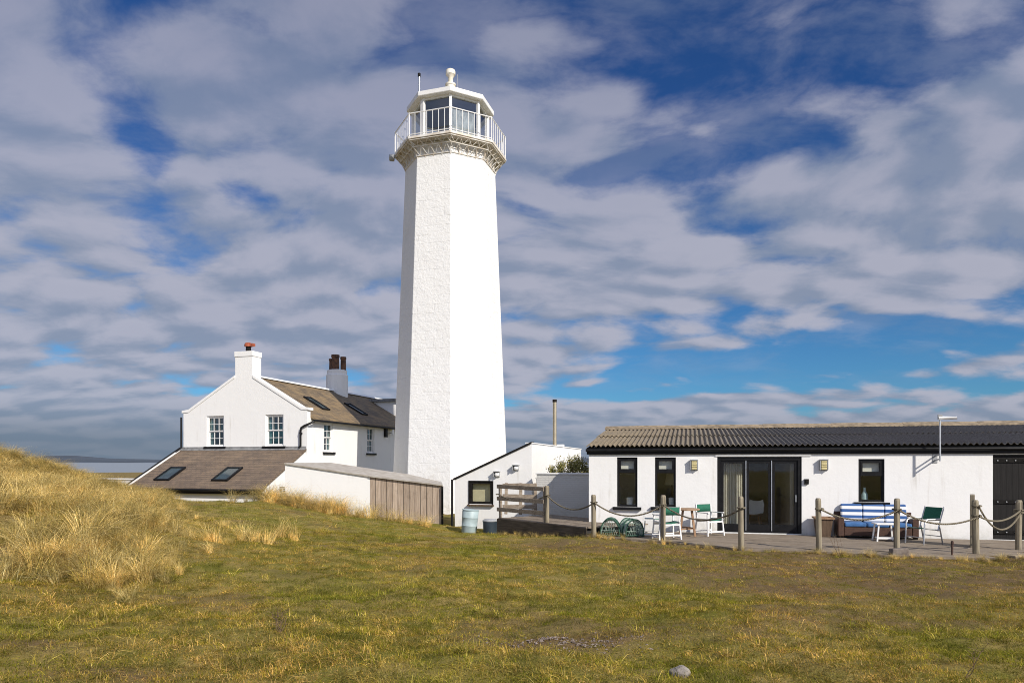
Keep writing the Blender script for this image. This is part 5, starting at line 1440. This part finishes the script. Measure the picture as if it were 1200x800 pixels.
# ------------------------------------------------------------------ sky, sun, camera
SAZ, SEL = R(37.5), R(33)          # sun bearing to the right of straight behind the camera
sd_ = Vector((math.sin(SAZ) * math.cos(SEL), -math.cos(SAZ) * math.cos(SEL), math.sin(SEL)))
L = bpy.data.lights.new('sun', 'SUN'); L.energy = 4.3; L.angle = R(.53); L.color = (1.0, .93, .83)
so = bpy.data.objects.new('sun', L); COL.objects.link(so); so.rotation_euler = (-sd_).to_track_quat('-Z', 'Y').to_euler(); so.location = (30, -40, 40)
wd_ = bpy.data.worlds.new('World'); scn.world = wd_; wd_.use_nodes = True
def world():
    t = NT(wd_.node_tree); t.n.clear()
    out = t.new('ShaderNodeOutputWorld'); bg = t.new('ShaderNodeBackground'); bg.inputs[1].default_value = .10
    sky = t.new('ShaderNodeTexSky', sky_type='NISHITA'); sky.sun_disc = False; sky.sun_elevation = SEL; sky.sun_rotation = math.pi - SAZ
    sky.air_density = 1.0; sky.dust_density = .3; sky.ozone_density = 2.5; sky.altitude = 0
    d = t.new('ShaderNodeTexCoord').outputs['Generated']
    s = t.sep(d)
    zc = t.math('MAXIMUM', s[2], .0)
    den = t.math('ADD', zc, .24)
    p = t.comb(t.math('DIVIDE', s[0], den), t.math('MULTIPLY', t.math('DIVIDE', s[1], den), 1.3))
    az = t.math('ARCTAN2', s[0], s[1]); el = t.math('ARCSINE', s[2])
    def blob(px, py, wx, wy, k):
        u0 = math.atan((px - 600) / 800); v0 = math.atan((541 - py) / math.hypot(800, px - 600)); a = wx / 800 * math.cos(u0) ** 2; b = wy / 800
        du = t.math('MULTIPLY', t.math('SUBTRACT', az, u0), 1 / a); dv = t.math('MULTIPLY', t.math('SUBTRACT', el, v0), 1 / b)
        q = t.math('ADD', t.math('MULTIPLY', du, du), t.math('MULTIPLY', dv, dv))
        return t.math('MULTIPLY', t.math('EXPONENT', t.math('MULTIPLY', q, -1.0)), k)
    bias = None
    for b in [(200, 330, 420, 190, .17), (420, 120, 230, 80, .08), (150, 60, 250, 60, .06), (450, 250, 120, 120, .05),
              (320, 32, 90, 16, -.16), (480, 30, 80, 35, -.15), (120, 120, 60, 25, -.12), (185, 190, 30, 20, -.18), (295, 232, 40, 16, -.30), (390, 210, 60, 14, -.14), (440, 345, 60, 16, -.18),
              (800, 50, 330, 100, -.09), (790, 130, 50, 60, -.10), (605, 240, 45, 40, -.14), (880, 270, 230, 60, .18), (1110, 220, 200, 70, .12), (1120, 320, 220, 36, .18), (700, 335, 150, 36, .18), (650, 130, 90, 50, .05),
              (950, 425, 340, 36, -.50), (780, 408, 120, 10, .26), (970, 441, 130, 7, .34), (1150, 420, 80, 14, .34), (640, 425, 60, 30, .25), (860, 470, 160, 9, .40), (690, 502, 170, 20, .42), (1050, 494, 240, 7, .36),
              (150, 500, 320, 30, .30)]:
        v = blob(*b); bias = v if bias is None else t.math('ADD', bias, v)
    warp = t.noise(p, 1.1, 3, .5, col=True, dim='2D')
    pw = t.vmath('ADD', p, t.vmath('MULTIPLY', t.vmath('SUBTRACT', warp, (.5, .5, .5)), (.30, .30, 0)))
    def field(vec):
        a = t.noise(vec, 1.25, 4, .5, dim='2D'); b = t.noise(vec, 6.5, 6, .58, dim='2D')
        vo = t.new('ShaderNodeTexVoronoi', feature='SMOOTH_F1', voronoi_dimensions='2D'); t.put(vo.inputs['Vector'], vec); vo.inputs['Scale'].default_value = 4.7
        vo.inputs['Smoothness'].default_value = .55; vo.inputs['Detail'].default_value = .0; vo.inputs['Roughness'].default_value = .45
        puff = t.math('SUBTRACT', .48, vo.outputs['Distance'])
        return t.math('ADD', t.math('ADD', t.math('ADD', t.math('MULTIPLY', a, .72), .14), t.math('MULTIPLY', puff, .46)), t.math('MULTIPLY', t.math('SUBTRACT', b, .5), .42))
    f0 = field(pw)
    f1 = field(t.vmath('ADD', pw, (.07, -.10, 0)))
    dens = t.math('ADD', t.math('ADD', f0, bias), t.math('ADD', t.ramp(el, .045, .015, 0, .35), .02))
    cov = t.ramp(dens, .32, .62)
    relief = t.math('SUBTRACT', f0, f1)
    lit = t.ramp(relief, -.22, .20)
    thick = t.ramp(dens, .55, .95)
    ccol = t.mix(lit, (2.2, 2.6, 3.5), (3.85, 3.9, 4.65))
    ccol = t.mix(t.math('MULTIPLY', thick, .1), ccol, (2.3, 2.5, 3.3))
    low = t.ramp(el, .085, .02)          # bank of slate cloud over the horizon
    lowl = t.math('MULTIPLY', low, t.ramp(az, .2, -.3, .45, 1.0))
    ccol = t.mix(t.math('MULTIPLY', lowl, .8), ccol, (1.15, 1.45, 2.05))
    # clouds round the sun, unseen behind the viewer, brightened to lift the shade fill
    sdv = t.vmath('DOT_PRODUCT', d, tuple(sd_))
    ccol = t.mix(1.0, ccol, t.comb(*[t.ramp(sdv, -.1, .9, 1.0, 2.4)] * 3), 'MULTIPLY')
    skyc = t.mix(1.0, sky.outputs[0], t.mix(t.ramp(el, .04, .5), (.24, .52, .76), (.165, .36, .66)), 'MULTIPLY')
    veil = t.math('MULTIPLY', t.ramp(t.noise(pw, 3.1, 7, .6, dim='2D'), .38, .68), t.ramp(el, .06, .22, .0, .34))
    cv = t.math('MAXIMUM', t.math('MULTIPLY', cov, t.ramp(el, .22, .60, .93, .60)), veil)
    col = t.mix(cv, skyc, ccol)
    t.put(bg.inputs[0], col); t.link(bg.outputs[0], out.inputs[0])
world()

cam = bpy.data.cameras.new('camera'); co = bpy.data.objects.new('camera', cam); COL.objects.link(co); scn.camera = co
co.location = (0, 0, CAMZ); co.rotation_euler = (R(90), 0, 0)
cam.sensor_width = 36; cam.lens = 24; cam.shift_y = 141 / 1200; cam.clip_end = 60000; cam.clip_start = .1
vs_ = scn.view_settings; vs_.view_transform = 'Standard'; vs_.look = 'None'; vs_.gamma = 1; vs_.use_curve_mapping = False; vs_.exposure = 0.22
scn.cycles.max_bounces = 8; scn.cycles.transparent_max_bounces = 12
scn.cycles.use_denoising = True
try:
    scn.cycles.denoiser = 'OPENIMAGEDENOISE'; scn.cycles.denoising_input_passes = 'RGB_ALBEDO_NORMAL'; scn.cycles.denoising_prefilter = 'NONE'; scn.cycles.filter_width = 1.0
except Exception:
    pass
